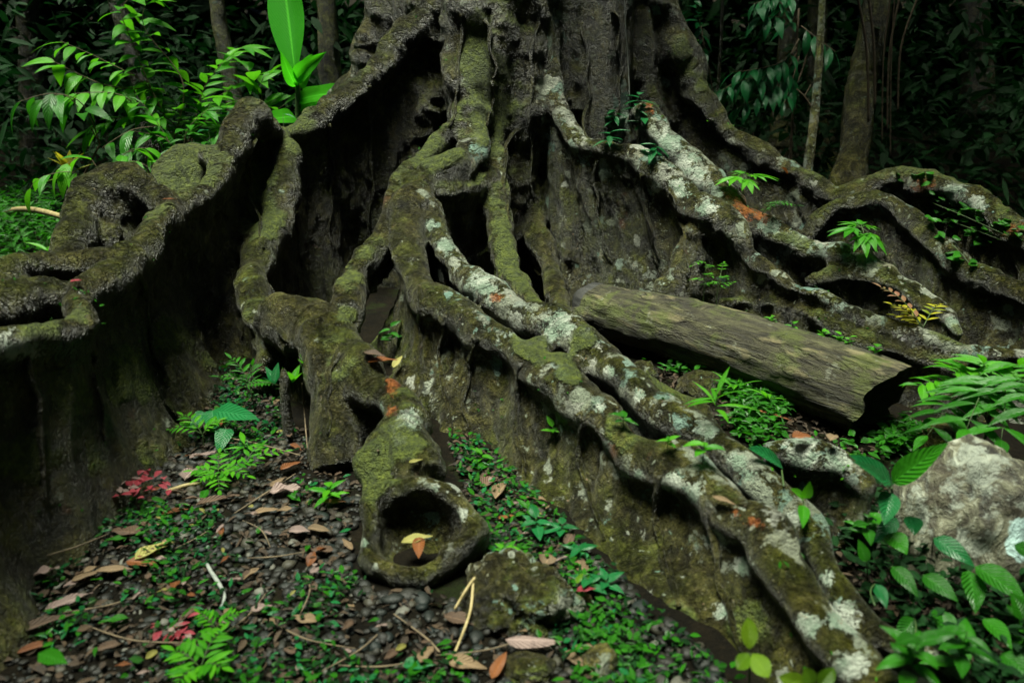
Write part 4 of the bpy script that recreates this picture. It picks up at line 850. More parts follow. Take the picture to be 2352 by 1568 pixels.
sapling(Vector((-1.62, 5.6, gz(-1.62, 5.6))), 'shrub with large upright oval leaves beside the banana plant', [
    [(610, 300, 5.6), (590, 200, 5.5), (560, 150, 5.5), (540, 140, 5.5)], [(610, 300, 5.6), (600, 190, 5.5), (625, 170, 5.5)], [(610, 300, 5.6), (570, 240, 5.4), (530, 230, 5.4)], [(610, 300, 5.6), (640, 250, 5.5), (660, 240, 5.5)]], .21, .085, M['leaf_bright'], .012, 'ellip', .5, el=.15, extra=.9, top=at(610, 290, 5.6))
sapling(Vector((-2.75, 4.6, gz(-2.75, 4.6))), 'arching frond like seedling with one hanging leaf above the pale stick', [
    [(240, 420, 4.6), (160, 395, 4.5), (90, 410, 4.4), (65, 440, 4.4)], [(240, 420, 4.6), (200, 360, 4.6), (130, 390, 4.5)], [(240, 420, 4.6), (290, 350, 4.6), (340, 340, 4.6)], [(240, 420, 4.6), (300, 370, 4.5), (350, 390, 4.5)]], .17, .065, M['leaf_bright'], .008, 'ovate', .9, el=-.4, extra=.85, top=at(240, 415, 4.6))
# yellow croton
def croton():
    b = Vector((-2.62, 4.95, 0)); b.z = gz(b.x, b.y); o = plant('croton', b, 'small croton with upright yellow leaves in the shade', 'plant'); sm = MB(); t = at(158, 385, 4.95); stem(sm, b, t, .008, .006, .02); sm.build('stem', M['stem'], o)
    for i in range(16):
        e = random.uniform(.3, 1.3) if i < 10 else random.uniform(-.3, .3); mb = MB(); leaf(mb, t + Vector((0, 0, -.02 * i / 4)), rdir(e, e + .1, i * 2.4, .3), (0, 0, 1), random.uniform(.11, .18), .042, 'lance', .2, .3, 7); mb.build('leaf', M['croton'] if i < 11 else M['leaf_yel'], o)
croton()
# banana plant
def banana():
    b = Vector((-1.42, 5.2, 0)); b.z = gz(b.x, b.y); o = plant('banana_plant', b, 'young banana plant with one tall bright green upright leaf', 'banana plant')
    sm = MB(); t = at(683, 165, 5.2); stem(sm, b, t, .03, .014, .01, 10); sm.build('stem', M['stem'], o)
    def L(b0, t0, w, up=(0, -1, .2), pr='band', **k): mb = MB(); leaf_px(mb, b0, t0, w, pr, up, seg=18, **k); mb.build('leaf', M['banana'], o)
    L((678, 172, 5.2), (650, -75, 5.75), 84, pr='ellip', fold=.4, droop=-.05, wave=.03)
    L((680, 185, 5.15), (722, 128, 4.95), 42, pr='ovate', fold=.5, droop=.5, wave=.05)
    L((680, 200, 5.2), (645, 135, 5.0), 30, pr='ovate', fold=.5, droop=.4, wave=.04)
    L((686, 230, 5.2), (800, 188, 5.0), 44, (0, -1, .7), fold=.3, droop=.55, wave=.05)
    L((688, 250, 5.2), (795, 210, 5.1), 38, (0, -1, .7), fold=.2, droop=.25, wave=.03)
    L((690, 272, 5.2), (760, 255, 5.0), 38, (0, -1, .7), fold=.2, droop=.3, wave=.04)
    L((680, 270, 5.2), (620, 262, 5.0), 44, (0, -1, .7), fold=.2, droop=.4, wave=.03)
    L((686, 200, 5.2), (712, 130, 5.1), 34, (0, -1, .1), fold=.4, droop=.2)
banana()
# herbs on the ground at the far left
for i, (px, py, d, lb, mt) in enumerate([(25, 545, 4.1, 'feathery green herb clump left of the big coiled root', 'leaf'), (80, 530, 4.4, 'grassy green herb under the pale horizontal stick', 'leaf'), (108, 550, 4.0, 'small bright herb touching the coiled root', 'leaf_bright'), (40, 520, 4.6, 'dark herb behind the pale stick', 'leaf'), (300, 345, 4.6, 'small blue green rosette above the leftmost root hump', 'leaf_blue'), (345, 372, 4.5, 'bright little shrub between root hump and mossy hollow', 'leaf_bright'), (478, 300, 4.7, 'broad pale leaved seedling left of the root peak', 'leaf_blue'), (650, 262, 4.9, 'low pale leaved herb at the foot of the banana plant', 'leaf_blue'), (545, 190, 5.3, 'pale bluish seedling in front of the thin grey tree', 'leaf_blue')]):
    p = at(px, py, d); g = gz(p.x, p.y); q = Vector((p.x, p.y, g)); h = max(.06, p.z - g)
    herb(q, lb, h, 16, .11 if mt != 'leaf' else .09, .045 if mt != 'leaf' else .026, M[mt], 'ovate' if mt != 'leaf' else 'lance', leaves_apart=(i > 3), cat='herb', name='herb', el=(-.3, .8), whorl=.8)
# pale stick
mb = MB(); stem(mb, at(5, 490, 6.2), at(175, 508, 3.42), .024, .012, .012, 8, 8, Vector((0, 0, 1)))
tag(mb.build('pale_stick', M['twig_yel'], org=at(175, 508, 3.42)), 'pale bare stick leaning on the leftmost root hump above the herbs', 'stick')

# ------------------------------------------------------------------ trees and vines of the forest behind
def bg_tree(pts, label, n=14, name='forest_tree', fl=1.25, crown=True, cl=1.0, mat=None, rings=False, buttress=None):
    W = [(*at(px, py, d), r * scl(px, py, d)) for px, py, d, r in pts]; b = Vector(W[-1][:3]); g = gz(b.x, b.y)
    o = plant(name, (b.x, b.y, g), label, 'tree'); t0, t1 = Vector(W[0][:3]), Vector(W[1][:3]); dv = (t0 - t1).normalized(); r0 = W[0][3]
    up = [(*(t0 + dv * k), r0 * (1 - .05 * k)) for k in (4.5, 3, 1.5)]
    P = catmull(up + W + [(b.x, b.y, g - .1, W[-1][3] * fl)], .08)
    P[:, 3] *= 1 + .18 * fbm(P[:, :3] * 2.5, 3, len(label)); P[:, 0] += .25 * r0 * fbm(P[:, :3] * 2, 2, 3)
    mb = MB(); tube(mb, P.tolist(), n, wob=.14); mb.build('trunk', mat or M['bark_bg'], o)
    if buttress:
        for q in buttress:
            mb = MB(); Q = catmull([(*at(px, py, d), r * scl(px, py, d)) for px, py, d, r in q], .08); tube(mb, Q.tolist(), 8, wob=.12); mb.build('buttress_root', M['bark_bg'], o)
    if crown:
        k = int(260 * cl); c = np.array(P[0][:3]); C = c + RNG.normal(0, 1, (k, 3)) * np.array([1.1, 1.1, .5]); C[:, 2] = np.maximum(C[:, 2], 3.4)
        leafcloud('crown', C, rand_dirs(k, -.9, .2), up_hints(k, .4), RNG.uniform(.2, .34, k), RNG.uniform(.1, .15, k), M['leaf_dark'], parent=o, kind=None, loc=tuple(o.location))
    return o
M['bark_pole'] = bark_mat('pale_pole_bark', 1.8, False, .55, .75, .3)
M['bark_mid'] = bark_mat('grey_pole_bark', 1.6, False, .2, .2, .6)
bg_tree([(490, -60, 6.6, 16), (505, 60, 6.6, 17), (525, 150, 6.6, 18), (542, 250, 6.6, 20)], 'thin grey brown tree between the shrubs and the banana leaf', mat=M['bark_mid'])
bg_tree([(745, -60, 7.2, 22), (752, 80, 7.2, 23), (757, 180, 7.2, 25), (762, 260, 7.2, 30)], 'dark reddish trunk right behind the banana leaf', mat=M['bark_mid'])
bg_tree([(250, -60, 7.5, 17), (285, 70, 7.5, 18), (320, 180, 7.5, 18), (350, 300, 7.5, 20)], 'dark leaning trunk behind the left saplings')
bg_tree([(1893, -60, 5.9, 7), (1886, 60, 5.8, 8), (1878, 180, 5.7, 9), (1868, 290, 5.6, 10), (1855, 405, 5.5, 12)], 'slender sapling trunk spotted with pale lichen', 10, 'pole_tree', 1.1, mat=M['bark_pole'], cl=.6)
bg_tree([(1815, -60, 8.2, 22), (1812, 80, 8.2, 22), (1803, 220, 8.2, 24), (1795, 350, 8.1, 32)], 'straight trunk behind the drooping blue green leaves', mat=M['bark_mid'], buttress=None)
bg_tree([(1880, -60, 9.0, 20), (1876, 100, 9.0, 22), (1880, 230, 9.0, 26), (1885, 350, 8.9, 44)], 'buttressed grey trunk behind the lichen spotted pole', fl=1.5, mat=M['bark_mid'])
bg_tree([(2015, -60, 6.7, 26), (2005, 60, 6.7, 32), (1985, 170, 6.7, 38), (1972, 260, 6.6, 34), (1960, 350, 6.5, 36), (1945, 430, 6.4, 50)], 'thick gnarled trunk wrapped in hanging vines', fl=1.3, mat=M['bark_mid'])
bg_tree([(1660, -60, 9, 4), (1655, 120, 9, 4), (1640, 300, 8.9, 5)], 'very thin dark stem right of the great trunk', 6, 'pole_tree', 1.0, crown=False)
bg_tree([(2230, -60, 10, 30), (2240, 120, 10, 32), (2250, 330, 10, 38)], 'trunk almost lost in the dark at the right edge', fl=1.4)
bg_tree([(60, -60, 9, 24), (70, 120, 9, 26), (85, 330, 9, 34)], 'shadowy trunk at the far left edge', fl=1.4)
def vine(pts, r, label, mat='twig'):
    mb = MB(); P = catmull([(*at(px, py, d), r) for px, py, d in pts], .06); tube(mb, P.tolist(), 5)
    return tag(mb.build('hanging_vine', M[mat], org=P[-1][:3]), label, 'vine', 'vines hanging from the trees')
for k, (x, dx, ln) in enumerate([(2026, -12, 330), (2038, -18, 300), (2010, 10, 250), (2045, -6, 360), (2062, -30, 260), (1995, 16, 280)]):
    vine([(x + dx * -2.0, -40, 6.3), (x + dx * -.3, ln * .4, 6.3), (x, ln, 6.3)], .006 + .002 * (k % 3), 'thin bare vine hanging beside the gnarled trunk')
vine([(1432, -60, 4.35), (1437, 60, 4.35), (1443, 150, 4.35), (1447, 245, 4.3)], .0015, 'single fine aerial thread hanging in front of the great trunk', 'twig_grey')
def twig(name, pts, r, label, mat='twig', cat='twig', side=None):
    mb = MB(); P = catmull([(*p, r * f) for p, f in pts], .012); tube(mb, P.tolist(), 7)
    if side:
        for s in side: tube(mb, catmull([(*p, r * f) for p, f in s], .012).tolist(), 6)
    return tag(mb.build(name, M[mat], org=P[0][:3]), label, cat)
twig('bare_branch', [(at(1860, 100, 6.0), 1.2), (at(1840, 170, 6.0), 1), (at(1800, 240, 5.9), .8), (at(1765, 290, 5.9), .5)], .007, 'dry bare branch hanging through the dark leaves', cat='branch', side=[[(at(1818, 215, 5.9), .6), (at(1790, 240, 5.9), .5), (at(1745, 268, 5.9), .3)]])
twig('bare_branch', [(at(1868, 255, 5.65), 1), (at(1850, 225, 5.65), .8), (at(1830, 205, 5.65), .6)], .007, 'short forked dead branch on the lichen spotted pole', cat='branch', side=[[(at(1848, 222, 5.65), .7), (at(1862, 195, 5.65), .4)]])
# drooping blue green sprays
sapling(Vector((2.1, 6.0, gz(2.1, 6.0))), 'understorey tree with drooping blue green leaves left of the pole', [
    [(1830, 110, 6.0), (1770, 170, 5.9), (1700, 185, 5.8), (1655, 210, 5.7)], [(1830, 120, 6.0), (1790, 190, 5.9), (1740, 225, 5.8), (1690, 250, 5.8)], [(1835, 90, 6.0), (1800, 140, 5.9), (1730, 160, 5.8), (1680, 165, 5.8)],
    [(1830, 60, 6), (1790, 40, 5.9), (1740, 40, 5.8)], [(1830, 50, 6), (1780, 0, 5.9), (1730, 10, 5.8)], [(1835, 130, 6), (1815, 200, 5.9), (1800, 240, 5.8)], [(1830, 0, 6), (1790, -10, 5.9), (1750, 0, 5.8)], [(1840, 60, 6), (1880, 90, 5.9), (1920, 120, 5.8)]],
    .17, .055, M['leaf_blue'], .012, 'lance', .6, el=-.55, extra=1.5, top=at(1835, 20, 6.0), name='understorey_tree', cat='tree')
sapling(Vector((1.95, 7.2, gz(1.95, 7.2))), 'small dim sapling beside the right flank of the great trunk', [
    [(1610, 60, 7), (1600, 20, 7), (1590, -20, 6.9)], [(1610, 60, 7), (1615, 100, 6.9), (1620, 140, 6.9)], [(1610, 60, 7), (1580, 10, 6.9), (1575, -30, 6.9)]], .14, .06, M['leaf_blue'], .008, 'ovate', .4, extra=1.0, top=at(1610, 60, 7))

# ------------------------------------------------------------------ seedlings and ferns on and among the roots
lobed(bark_at(1975, 560, 3.75), 'bright green seedling with big star lobed leaves on the right roots', .10, [(3.4, .05, 1.05), (4.6, -.5, 1.0), (5.4, -.45, 1.0), (.6, .1, .7), (2.2, .25, .75), (1.4, .4, .6)], .125, M['leaf_bright'])
lobed(bark_at(1715, 440, 4.05), 'pale green lobed fern leaf lying between two right roots', .09, [(3.5, .0, 1.0), (.2, .1, 1.1), (4.8, -.3, .8), (1.8, .3, .7)], .13, M['leaf_bright'])
p = bark_at(1752, 480, 3.95)
o = plant('fern', p, 'little fern sprig below the pale lobed leaf', 'fern'); a, b = MB(), MB()
frond(a, b, p, p + Vector((.14, -.05, .05)), 7, .05, .016, .2); frond(a, b, p, p + Vector((.05, -.08, .07)), 6, .045, .015, .2); a.build('stem', M['stem'], o); b.build('foliage', M['leaf'], o)
# epiphyte on the R5 peak
for px, py, d, lb, h, n in [(1452, 258, 4.35, 'pale leafy seedling crowning the lichen root peak', .10, 9), (1415, 285, 4.4, 'hanging leafy seedling left of the lichen root peak', .07, 8), (1465, 300, 4.25, 'seedling with shield leaves under the root peak', .05, 5), (1400, 318, 4.2, 'narrow leaved seedling in the root hollow beneath the great trunk', .06, 7), (1500, 345, 4.2, 'tiny seedling between the two lichen roots', .05, 6)]:
    herb(bark_at(px, py, d), lb, h, n, .10, .04, M['leaf_blue'], 'ovate', (.0, -.03), leaves_apart=True, el=(-.5, .3), whorl=.9)
# creeping ivy patch on the far right roots: one trailing plant per run
for i, (a0, b0, lb, nn) in enumerate([((2130, 470, 4.1), (2330, 540, 3.75), 'ivy runner with round leaves over the upper far right root', 46), ((2150, 495, 3.95), (2290, 560, 3.6), 'dense ivy runner below the upper far right root', 46), ((2060, 415, 4.3), (2150, 420, 4.25), 'few bright creeper leaves on top of the far right root', 9), ((2190, 560, 3.6), (2240, 615, 3.5), 'short creeper sprig hanging on the far right root wall', 8)]):
    p, q = bark_at(*a0), bark_at(*b0); o = plant('creeper', p, lb, 'creeper'); sm, lf = MB(), MB(); stem(sm, p, q, .002, .0015, .05)
    for k in range(nn):
        c = bark_at(a0[0] + (b0[0] - a0[0]) * k / nn + random.uniform(-22, 22), a0[1] + (b0[1] - a0[1]) * k / nn + random.uniform(-24, 24), a0[2] + (b0[2] - a0[2]) * k / nn)
        leaf(lf, c + Vector((0, -.02, .015)), rdir(-.4, .3), (0, -.5, 1), random.uniform(.04, .062), random.uniform(.032, .045), 'ovate', .1, .2, 5)
    sm.build('stem', M['stem'], o); lf.build('foliage', M['leaf'], o)
# bronze young fronds
p = bark_at(2130, 745, 3.1)
o = plant('bronze_seedling', p, 'young seedling with bronze and yellow leaflets under the arching root', 'seedling'); sm, lf, lr = MB(), MB(), MB()
for q, mm in (((2025, 660, 3.0), lr), ((2050, 700, 3.0), lf), ((2060, 725, 2.95), lf), ((2160, 700, 3.05), lf)): frond(sm, mm, p, at(*q), 6, .055, .02, .12, sweep=.6)
sm.build('stem', M['stem'], o); lf.build('foliage', M['croton'], o); e = lr.build('foliage', M['red_young'], o); e['label'] = 'pinkish bronze young leaflets'
# sprigs around the log
for px, py, d, lb, h, n in [(1615, 690, 3.40, 'upright pinnate seedling growing behind the log middle', .17, 5), (1650, 688, 3.36, 'leafy seedling with paired leaves right behind the log edge', .12, 4)]:
    p = at(px, py, d); o = plant('seedling', p, lb, 'seedling'); sm, lf = MB(), MB(); t = p + Vector((.0, 0, h)); stem(sm, p - Vector((0, 0, .1)), t, .003, .0015, .05)
    for k in range(n):
        c = p.lerp(t, .35 + .65 * k / max(1, n - 1)); frond(sm, lf, c, c + rdir(-.1, .5, k * 2.4, .3) * .07, 4, .026, .012, .15, r=.001)
    sm.build('stem', M['stem'], o); lf.build('foliage', M['leaf_bright'], o)
for k, (px, py, d, lb) in enumerate([(1920, 780, 2.95, 'tiny two leaved sprout with one round pale leaf behind the log'), (1790, 752, 3.05, 'low sprout on the upper side of the log'), (1860, 790, 2.95, 'moss green sprout on the log above the peeling bark'), (1900, 810, 2.85, 'small leafy sprout where the log narrows in the picture'), (1980, 850, 2.75, 'weedy sprout on the log just before its broken end'), (1740, 745, 3.1, 'sprout by a red flake on the log')]):
    LA, LB = at(1372, 712, 3.7), at(2026, 918, 2.60); tk = ((px - 1372) / 654) * 3.7 / (3.7 * ((px - 1372) / 654) + 2.6 * (1 - (px - 1372) / 654))
    herb(LA.lerp(LB, tk) + Vector((.04, .05, .115)), lb, .06, 7, .035, .02, M['leaf_bright'], 'ovate', whorl=.7, el=(0, .8))
# grassy tuft in the clearing
for px, py, lb, n in [(1690, 925, 'narrow bladed grass tuft below the log', 12), (1760, 945, 'slim leaved herb beside the orange bark strip', 9), (1640, 960, 'small grass tuft beside the thin side root', 8)]:
    herb(gp(px, py), lb, .07, n, .12, .018, M['leaf_bright'], 'lance', el=(.1, 1.0), cat='grass tuft', name='grass_tuft', droop=.5, whorl=.6)
# fern on the right edge
p = Vector((1.62, 2.45, gz(1.62, 2.45))); o = plant('fern', p, 'large bright fern with paired pointed leaflets at the right edge', 'fern'); sm, lf = MB(), MB(); hub = p + Vector((0, 0, .12)); stem(sm, p, hub, .006, .005)
FR = [((2110, 885, 2.45), 8, .085, .032), ((2190, 850, 2.4), 8, .12, .034), ((2260, 835, 2.35), 7, .12, .034), ((2340, 840, 2.3), 7, .12, .036), ((2150, 960, 2.25), 7, .11, .036), ((2130, 1000, 2.15), 6, .11, .038), ((2220, 985, 2.05), 6, .13, .042), ((2300, 1010, 1.98), 5, .13, .045), ((2380, 960, 2.0), 6, .13, .042), ((2260, 930, 2.15), 7, .12, .038)]
for q, k, L_, W_ in FR:
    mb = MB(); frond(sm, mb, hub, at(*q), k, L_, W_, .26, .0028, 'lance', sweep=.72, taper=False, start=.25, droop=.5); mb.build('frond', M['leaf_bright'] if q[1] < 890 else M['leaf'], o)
sm.build('stem', M['stem'], o)
# broad leaved plant in front of the stump
p = gp(2050, 1240); o = plant('broadleaf_plant', p, 'young plant with four big oval leaves before the pale stump', 'plant'); sm = MB(); hub = at(2048, 1120, 1.72); stem(sm, p, hub, .005, .0035, .03)
for b0, t0, w_ in [((2050, 1108, 1.72), (2165, 1018, 1.66), 62), ((2046, 1110, 1.72), (1965, 1040, 1.70), 56), ((2044, 1125, 1.72), (1985, 1050, 1.62), 50), ((2044, 1130, 1.7), (2036, 1195, 1.6), 52)]:
    mb = MB(); leaf_px(mb, b0, t0, w_, 'ovate', (0, -.6, 1), fold=.3, droop=.2, seg=12); mb.build('leaf', M['leaf_blue'] if w_ < 60 else M['leaf'], o)
sm.build('stem', M['stem'], o)
# broad seedling leaf before the pale hump
p = gp(1800, 1115); o = plant('broadleaf_plant', p, 'single folded dark leaf standing beside the pale hump root', 'plant'); sm, mb = MB(), MB(); stem(sm, p, at(1795, 1075, 1.92), .003, .002); leaf_px(mb, (1798, 1075, 1.92), (1738, 1020, 1.88), 40, 'ellip', (.3, -.5, 1), fold=.4); sm.build('stem', M['stem'], o); mb.build('leaf', M['leaf_blue'], o)
p = gp(1860, 1200); o = plant('seedling', p, 'oval leaved sprout touching the outer foreground root', 'seedling'); sm = MB(); stem(sm, p, at(1845, 1150, 1.72), .003, .002)
for b0, t0, w_ in [((1845, 1160, 1.70), (1848, 1200, 1.62), 30), ((1845, 1145, 1.72), (1825, 1120, 1.70), 26), ((1848, 1145, 1.72), (1862, 1112, 1.70), 28)]:
    mb = MB(); leaf_px(mb, b0, t0, w_, 'ovate', (0, -.6, 1)); mb.build('leaf', M['leaf_bright'], o)
sm.build('stem', M['stem'], o)
# dark creeper with large leaves in the lower right corner
LR = [((2090, 1185, 1.7), (2105, 1225, 1.66), 52), ((2040, 1225, 1.66), (2085, 1265, 1.6), 60), ((2145, 1235, 1.64), (2240, 1290, 1.56), 52), ((2240, 1300, 1.55), (2365, 1370, 1.45), 78), ((2225, 1310, 1.55), (2250, 1400, 1.46), 60), ((2120, 1320, 1.58), (2200, 1370, 1.5), 50), ((2050, 1300, 1.6), (2110, 1360, 1.52), 44), ((2330, 1250, 1.6), (2400, 1290, 1.55), 60), ((2160, 1400, 1.5), (2180, 1460, 1.42), 56), ((2260, 1420, 1.45), (2330, 1480, 1.38), 60), ((2100, 1420, 1.5), (2060, 1470, 1.45), 46), ((2220, 1480, 1.42), (2160, 1530, 1.36), 60), ((2300, 1500, 1.38), (2370, 1550, 1.32), 60), ((2010, 1340, 1.58), (2040, 1390, 1.52), 36), ((2350, 1420, 1.42), (2330, 1360, 1.44), 50), ((2060, 1190, 1.72), (2010, 1240, 1.68), 40), ((1990, 1290, 1.62), (1975, 1240, 1.64), 30)]
p = gp(2180, 1380); o = plant('broadleaf_creeper', p, 'dark green creeper with large oval leaves in the bottom right corner', 'creeper'); sm = MB()
for b0, t0, w_ in LR:
    stem(sm, gp(b0[0], b0[1] + 50), at(*b0), .002, .0015, .1); mb = MB(); leaf_px(mb, b0, t0, w_, 'ovate', (random.uniform(-.3, .3), -.5, 1), fold=.25, droop=.3, seg=10); mb.build('leaf', M['leaf_blue'] if random.random() < .3 else M['leaf'], o)
sm.build('stem', M['stem'], o)
# more tall weeds behind that corner
for k, (px, py, lb) in enumerate([(2330, 1480, 'leafy weed at the lower right edge under the creeper leaves'), (2200, 1540, 'glossy weed in front of the outer root tip at the bottom edge'), (2090, 1560, 'green weed beside the lowest end of the outer root'), (1985, 1250, 'dark weed behind the outer foreground root')]):
    herb(gp(px, py), lb, .10, 9, .075, .036, M['leaf'], 'ovate', cat='weed', name='weed', whorl=.8, el=(-.2, .6))
# yellow green leaves right before the lens
p = gp(1720, 1640); o = plant('seedling', p, 'seedling with three round yellow green leaves in the bottom foreground', 'seedling'); sm = MB(); hub = at(1722, 1500, 1.22); stem(sm, p, hub, .003, .002)
for b0, t0, w_ in [((1722, 1490, 1.22), (1720, 1420, 1.24), 40), ((1720, 1500, 1.22), (1694, 1535, 1.2), 36), ((1728, 1500, 1.22), (1765, 1552, 1.18), 46)]:
    mb = MB(); leaf_px(mb, b0, t0, w_, 'ellip', (0, -.8, .6), fold=.12, droop=.1, seg=10); mb.build('leaf', M['leaf_yel'], o)
sm.build('stem', M['stem'], o)
p = gp(1870, 1680); o = plant('seedling', p, 'yellow green seedling cut off by the bottom edge', 'seedling'); sm = MB(); hub = at(1870, 1580, 1.2); stem(sm, p, hub, .003, .002)
for b0, t0, w_ in [((1860, 1575, 1.2), (1795, 1555, 1.18), 40), ((1868, 1575, 1.2), (1850, 1535, 1.2), 36), ((1880, 1575, 1.2), (1915, 1535, 1.2), 38)]:
    mb = MB(); leaf_px(mb, b0, t0, w_, 'ellip', (0, -.8, .6), fold=.12, droop=.1, seg=10); mb.build('leaf', M['leaf_yel'], o)
sm.build('stem', M['stem'], o)
# centre left: heart leaved climber
p = gp(510, 1010); o = plant('heart_leaf_vine', p, 'blue green vine with broad heart shaped leaves by the dark cave', 'vine'); sm = MB(); stem(sm, p, at(515, 945, 2.6), .003, .002)
for b0, t0, w_ in [((500, 945, 2.6), (580, 950, 2.5), 52), ((488, 942, 2.62), (487, 982, 2.5), 48), ((472, 948, 2.62), (436, 980, 2.55), 40), ((520, 985, 2.5), (500, 1035, 2.42), 46)]:
    mb = MB(); leaf_px(mb, b0, t0, w_, 'heart', (0, -.7, 1), fold=.15, droop=.25, seg=12); mb.build('leaf', M['leaf_blue'], o)
    stem(sm, at(515, 960, 2.58), at(*b0), .0015, .001, .1)
sm.build('stem', M['stem'], o)
def fernlet(p, label, arms, L, W, mat='leaf_bright', h=.03, pairs=5, name='fernlet'):
    o = plant(name, p, label, 'fern'); sm = MB(); p = Vector(p); hub = p + Vector((0, 0, h)); stem(sm, p, hub, .0025, .0018)
    for (dx, dy, dz) in arms: mb = MB(); frond(sm, mb, hub, hub + Vector((dx, dy, dz)), pairs, L, W, .18, .0013, 'lance', sweep=.62); mb.build('frond', M[mat], o)
    sm.build('stem', M['stem'], o); return o
fernlet(gp(505, 1115), 'bright fern seedling with spread toothed fronds right of the red petals', [(-.04, -.05, .02), (.10, -.03, .02), (-.02, .08, .04), (.03, -.08, .0), (.10, .05, .02), (-.08, .0, .02)], .045, .016)
fernlet(gp(560, 1105), 'small bright fern with two fronds pointing right', [(.12, .06, .04), (.04, .09, .05), (-.06, -.02, .01)], .042, .014)
fernlet(gp(470, 1030), 'ferny seedling under the heart leaved vine', [(-.10, -.02, .03), (.05, .02, .04), (-.08, .05, .05), (.09, .08, .03)], .05, .015, h=.05)
fernlet(gp(585, 950), 'dark fern frond leaning out of the cave', [(-.10, -.03, .06), (-.08, .05, .10), (.02, -.02, .10)], .055, .018, 'leaf', .10)
fernlet(gp(465, 1560), 'bright fern at the bottom edge by the red flower', [(.06, -.03, .03), (.02, .08, .03), (-.06, .02, .03), (-.02, -.06, .02)], .05, .016)
fernlet(gp(500, 1475), 'tiny bright fern above the bottom edge', [(.05, .02, .03), (-.04, .02, .03), (.0, -.05, .02)], .03, .010)
herb(gp(760, 1165), 'bright seedling with drooping oval leaves left of the hollow root end', .07, 8, .075, .026, M['leaf_bright'], 'lance', (.0, .0), el=(-.2, .4), whorl=.5)
herb(gp(565, 1050), 'thin bright seedling with long narrow leaves on the gravel', .05, 4, .09, .018, M['leaf_bright'], 'lance', el=(0, .3), whorl=.4)
# sprouts from the little mossy stub by the root
p = gp(665, 1010); mb = MB(); P = catmull([(*p, .022), (*(p + Vector((.0, .0, .12))), .018), (*(p + Vector((.005, .0, .24))), .016), (*(p + Vector((.004, 0, .27))), .006)], .02); tube(mb, P.tolist(), 10, wob=.2)
tag(mb.build('rooted_stake', M['bark_bg'], org=p), 'thin mossy root stub standing upright before the dark cave', 'stake')
for px, py, lb, az in [(632, 890, 'blue green sprout with two pointed leaves left of the upright stub', 2.6), (672, 885, 'glossy sprout on top of the upright stub', .8), (708, 858, 'small sprout bending right above the upright stub', .2)]:
    herb(at(px, py, 2.62) - Vector((0, 0, .03)), lb, .05, 4, .075, .034, M['leaf_bright'] if px > 640 else M['leaf_blue'], 'ovate', el=(.5, 1.2), whorl=.2, droop=.15)
p = at(640, 885, 2.66); o = plant('fern', p, 'serrated fern frond pointing left from the upright stub', 'fern'); sm, lf = MB(), MB(); frond(sm, lf, p, at(560, 888, 2.6), 9, .035, .014, .12); sm.build('stem', M['stem'], o); lf.build('frond', M['leaf'], o)
# sprouts right of the hollow root end and under the central root
for px, py, lb, mt, L_, h in [(1107, 1075, 'lone bright sprout in the shade below the central root wall', 'leaf_bright', .05, .05), (1160, 1290, 'yellow green round leaved sprout right of the hollow root end', 'leaf_bright', .045, .04), (1230, 1240, 'clump of dark oval leaves between hollow root end and central root', 'leaf_blue', .07, .07), (1290, 1240, 'broad dark seedling against the central root wall', 'leaf_blue', .065, .05), (1330, 1290, 'low seedling with a big oval leaf at the root wall foot', 'leaf_blue', .06, .04), (1350, 1370, 'turquoise seedling above the green weeds', 'leaf_blue', .055, .05), (1210, 1205, 'small dark seedling by the curled brown leaf', 'leaf', .05, .05), (1390, 1370, 'pale turquoise seedling leaning on the central root', 'leaf_blue', .06, .05), (1250, 1010, 'bright leaves sprouting from the central root side', 'leaf_bright', .045, .05), (1520, 1030, 'bright sprout in the groove between the twin roots', 'leaf_bright', .04, .05), (1610, 1060, 'tall thin sprout in the groove of the twin roots', 'leaf_bright', .06, .06), (1430, 965, 'dark sprout in the upper groove of the twin roots', 'leaf', .05, .04)]:
    q = gp(px, py) if py > 1040 and px < 1420 else bark_at(px, py, 2.2)
    herb(q, lb, h, 5, L_, L_ * .5, M[mt], 'ovate', whorl=.4, el=(-.1, .7))
for k, (px, py, d, lb) in enumerate([(900, 790, 3.3, 'leafy sprout low on the left side of the central root')]):
    herb(gp(px, py), lb, .08, 7, .06, .035, M['leaf'], 'ovate', whorl=.8)

# ------------------------------------------------------------------ fallen leaves, petals, sticks
def fallen(label, px, py, L, W, mat, az, prof='ovate', name='fallen_leaf', lift=.026, tilt=.12, droop=.1, curl=.35, wave=.04, p=None, group=None, el=0.0, fold=.1):
    p = Vector(p) if p is not None else gp(px, py, lift); d = Vector((math.cos(az), math.sin(az), el)); mb = MB()
    leaf(mb, p - d * L * .5, d, (random.uniform(-tilt, tilt), random.uniform(-tilt, tilt), 1), L, W, prof, fold, droop, 10, None, -curl * random.uniform(.3, 1), wave)
    return tag(mb.build(name, M[mat], org=p), label, 'leaf', group)
fallen('large spotted yellow olive leaf lying over an orange one', 360, 1285, .115, .055, 'olive', .95)
fallen('rusty orange leaf tucked under the big spotted leaf', 330, 1312, .085, .045, 'orange', -.1)
fallen('pale tan leaf left of the big spotted leaf', 268, 1330, .09, .036, 'tan', .2)
fallen('pale tan curled leaf pointing down left on the gravel', 205, 1345, .075, .026, 'tan', .75)
fallen('greyish crumpled leaf near the dark left wall', 110, 1320, .06, .04, 'pink', .8, wave=.12)
fallen('brown leaf below the grey crumpled leaf at left', 105, 1370, .09, .035, 'brown', .1, wave=.08)
fallen('long dark brown leaf at the bottom left', 100, 1440, .14, .035, 'brown', .7, 'lance')
fallen('bronze tinted long leaf at the left bottom edge', 95, 1490, .10, .03, 'orange', .6, 'lance')
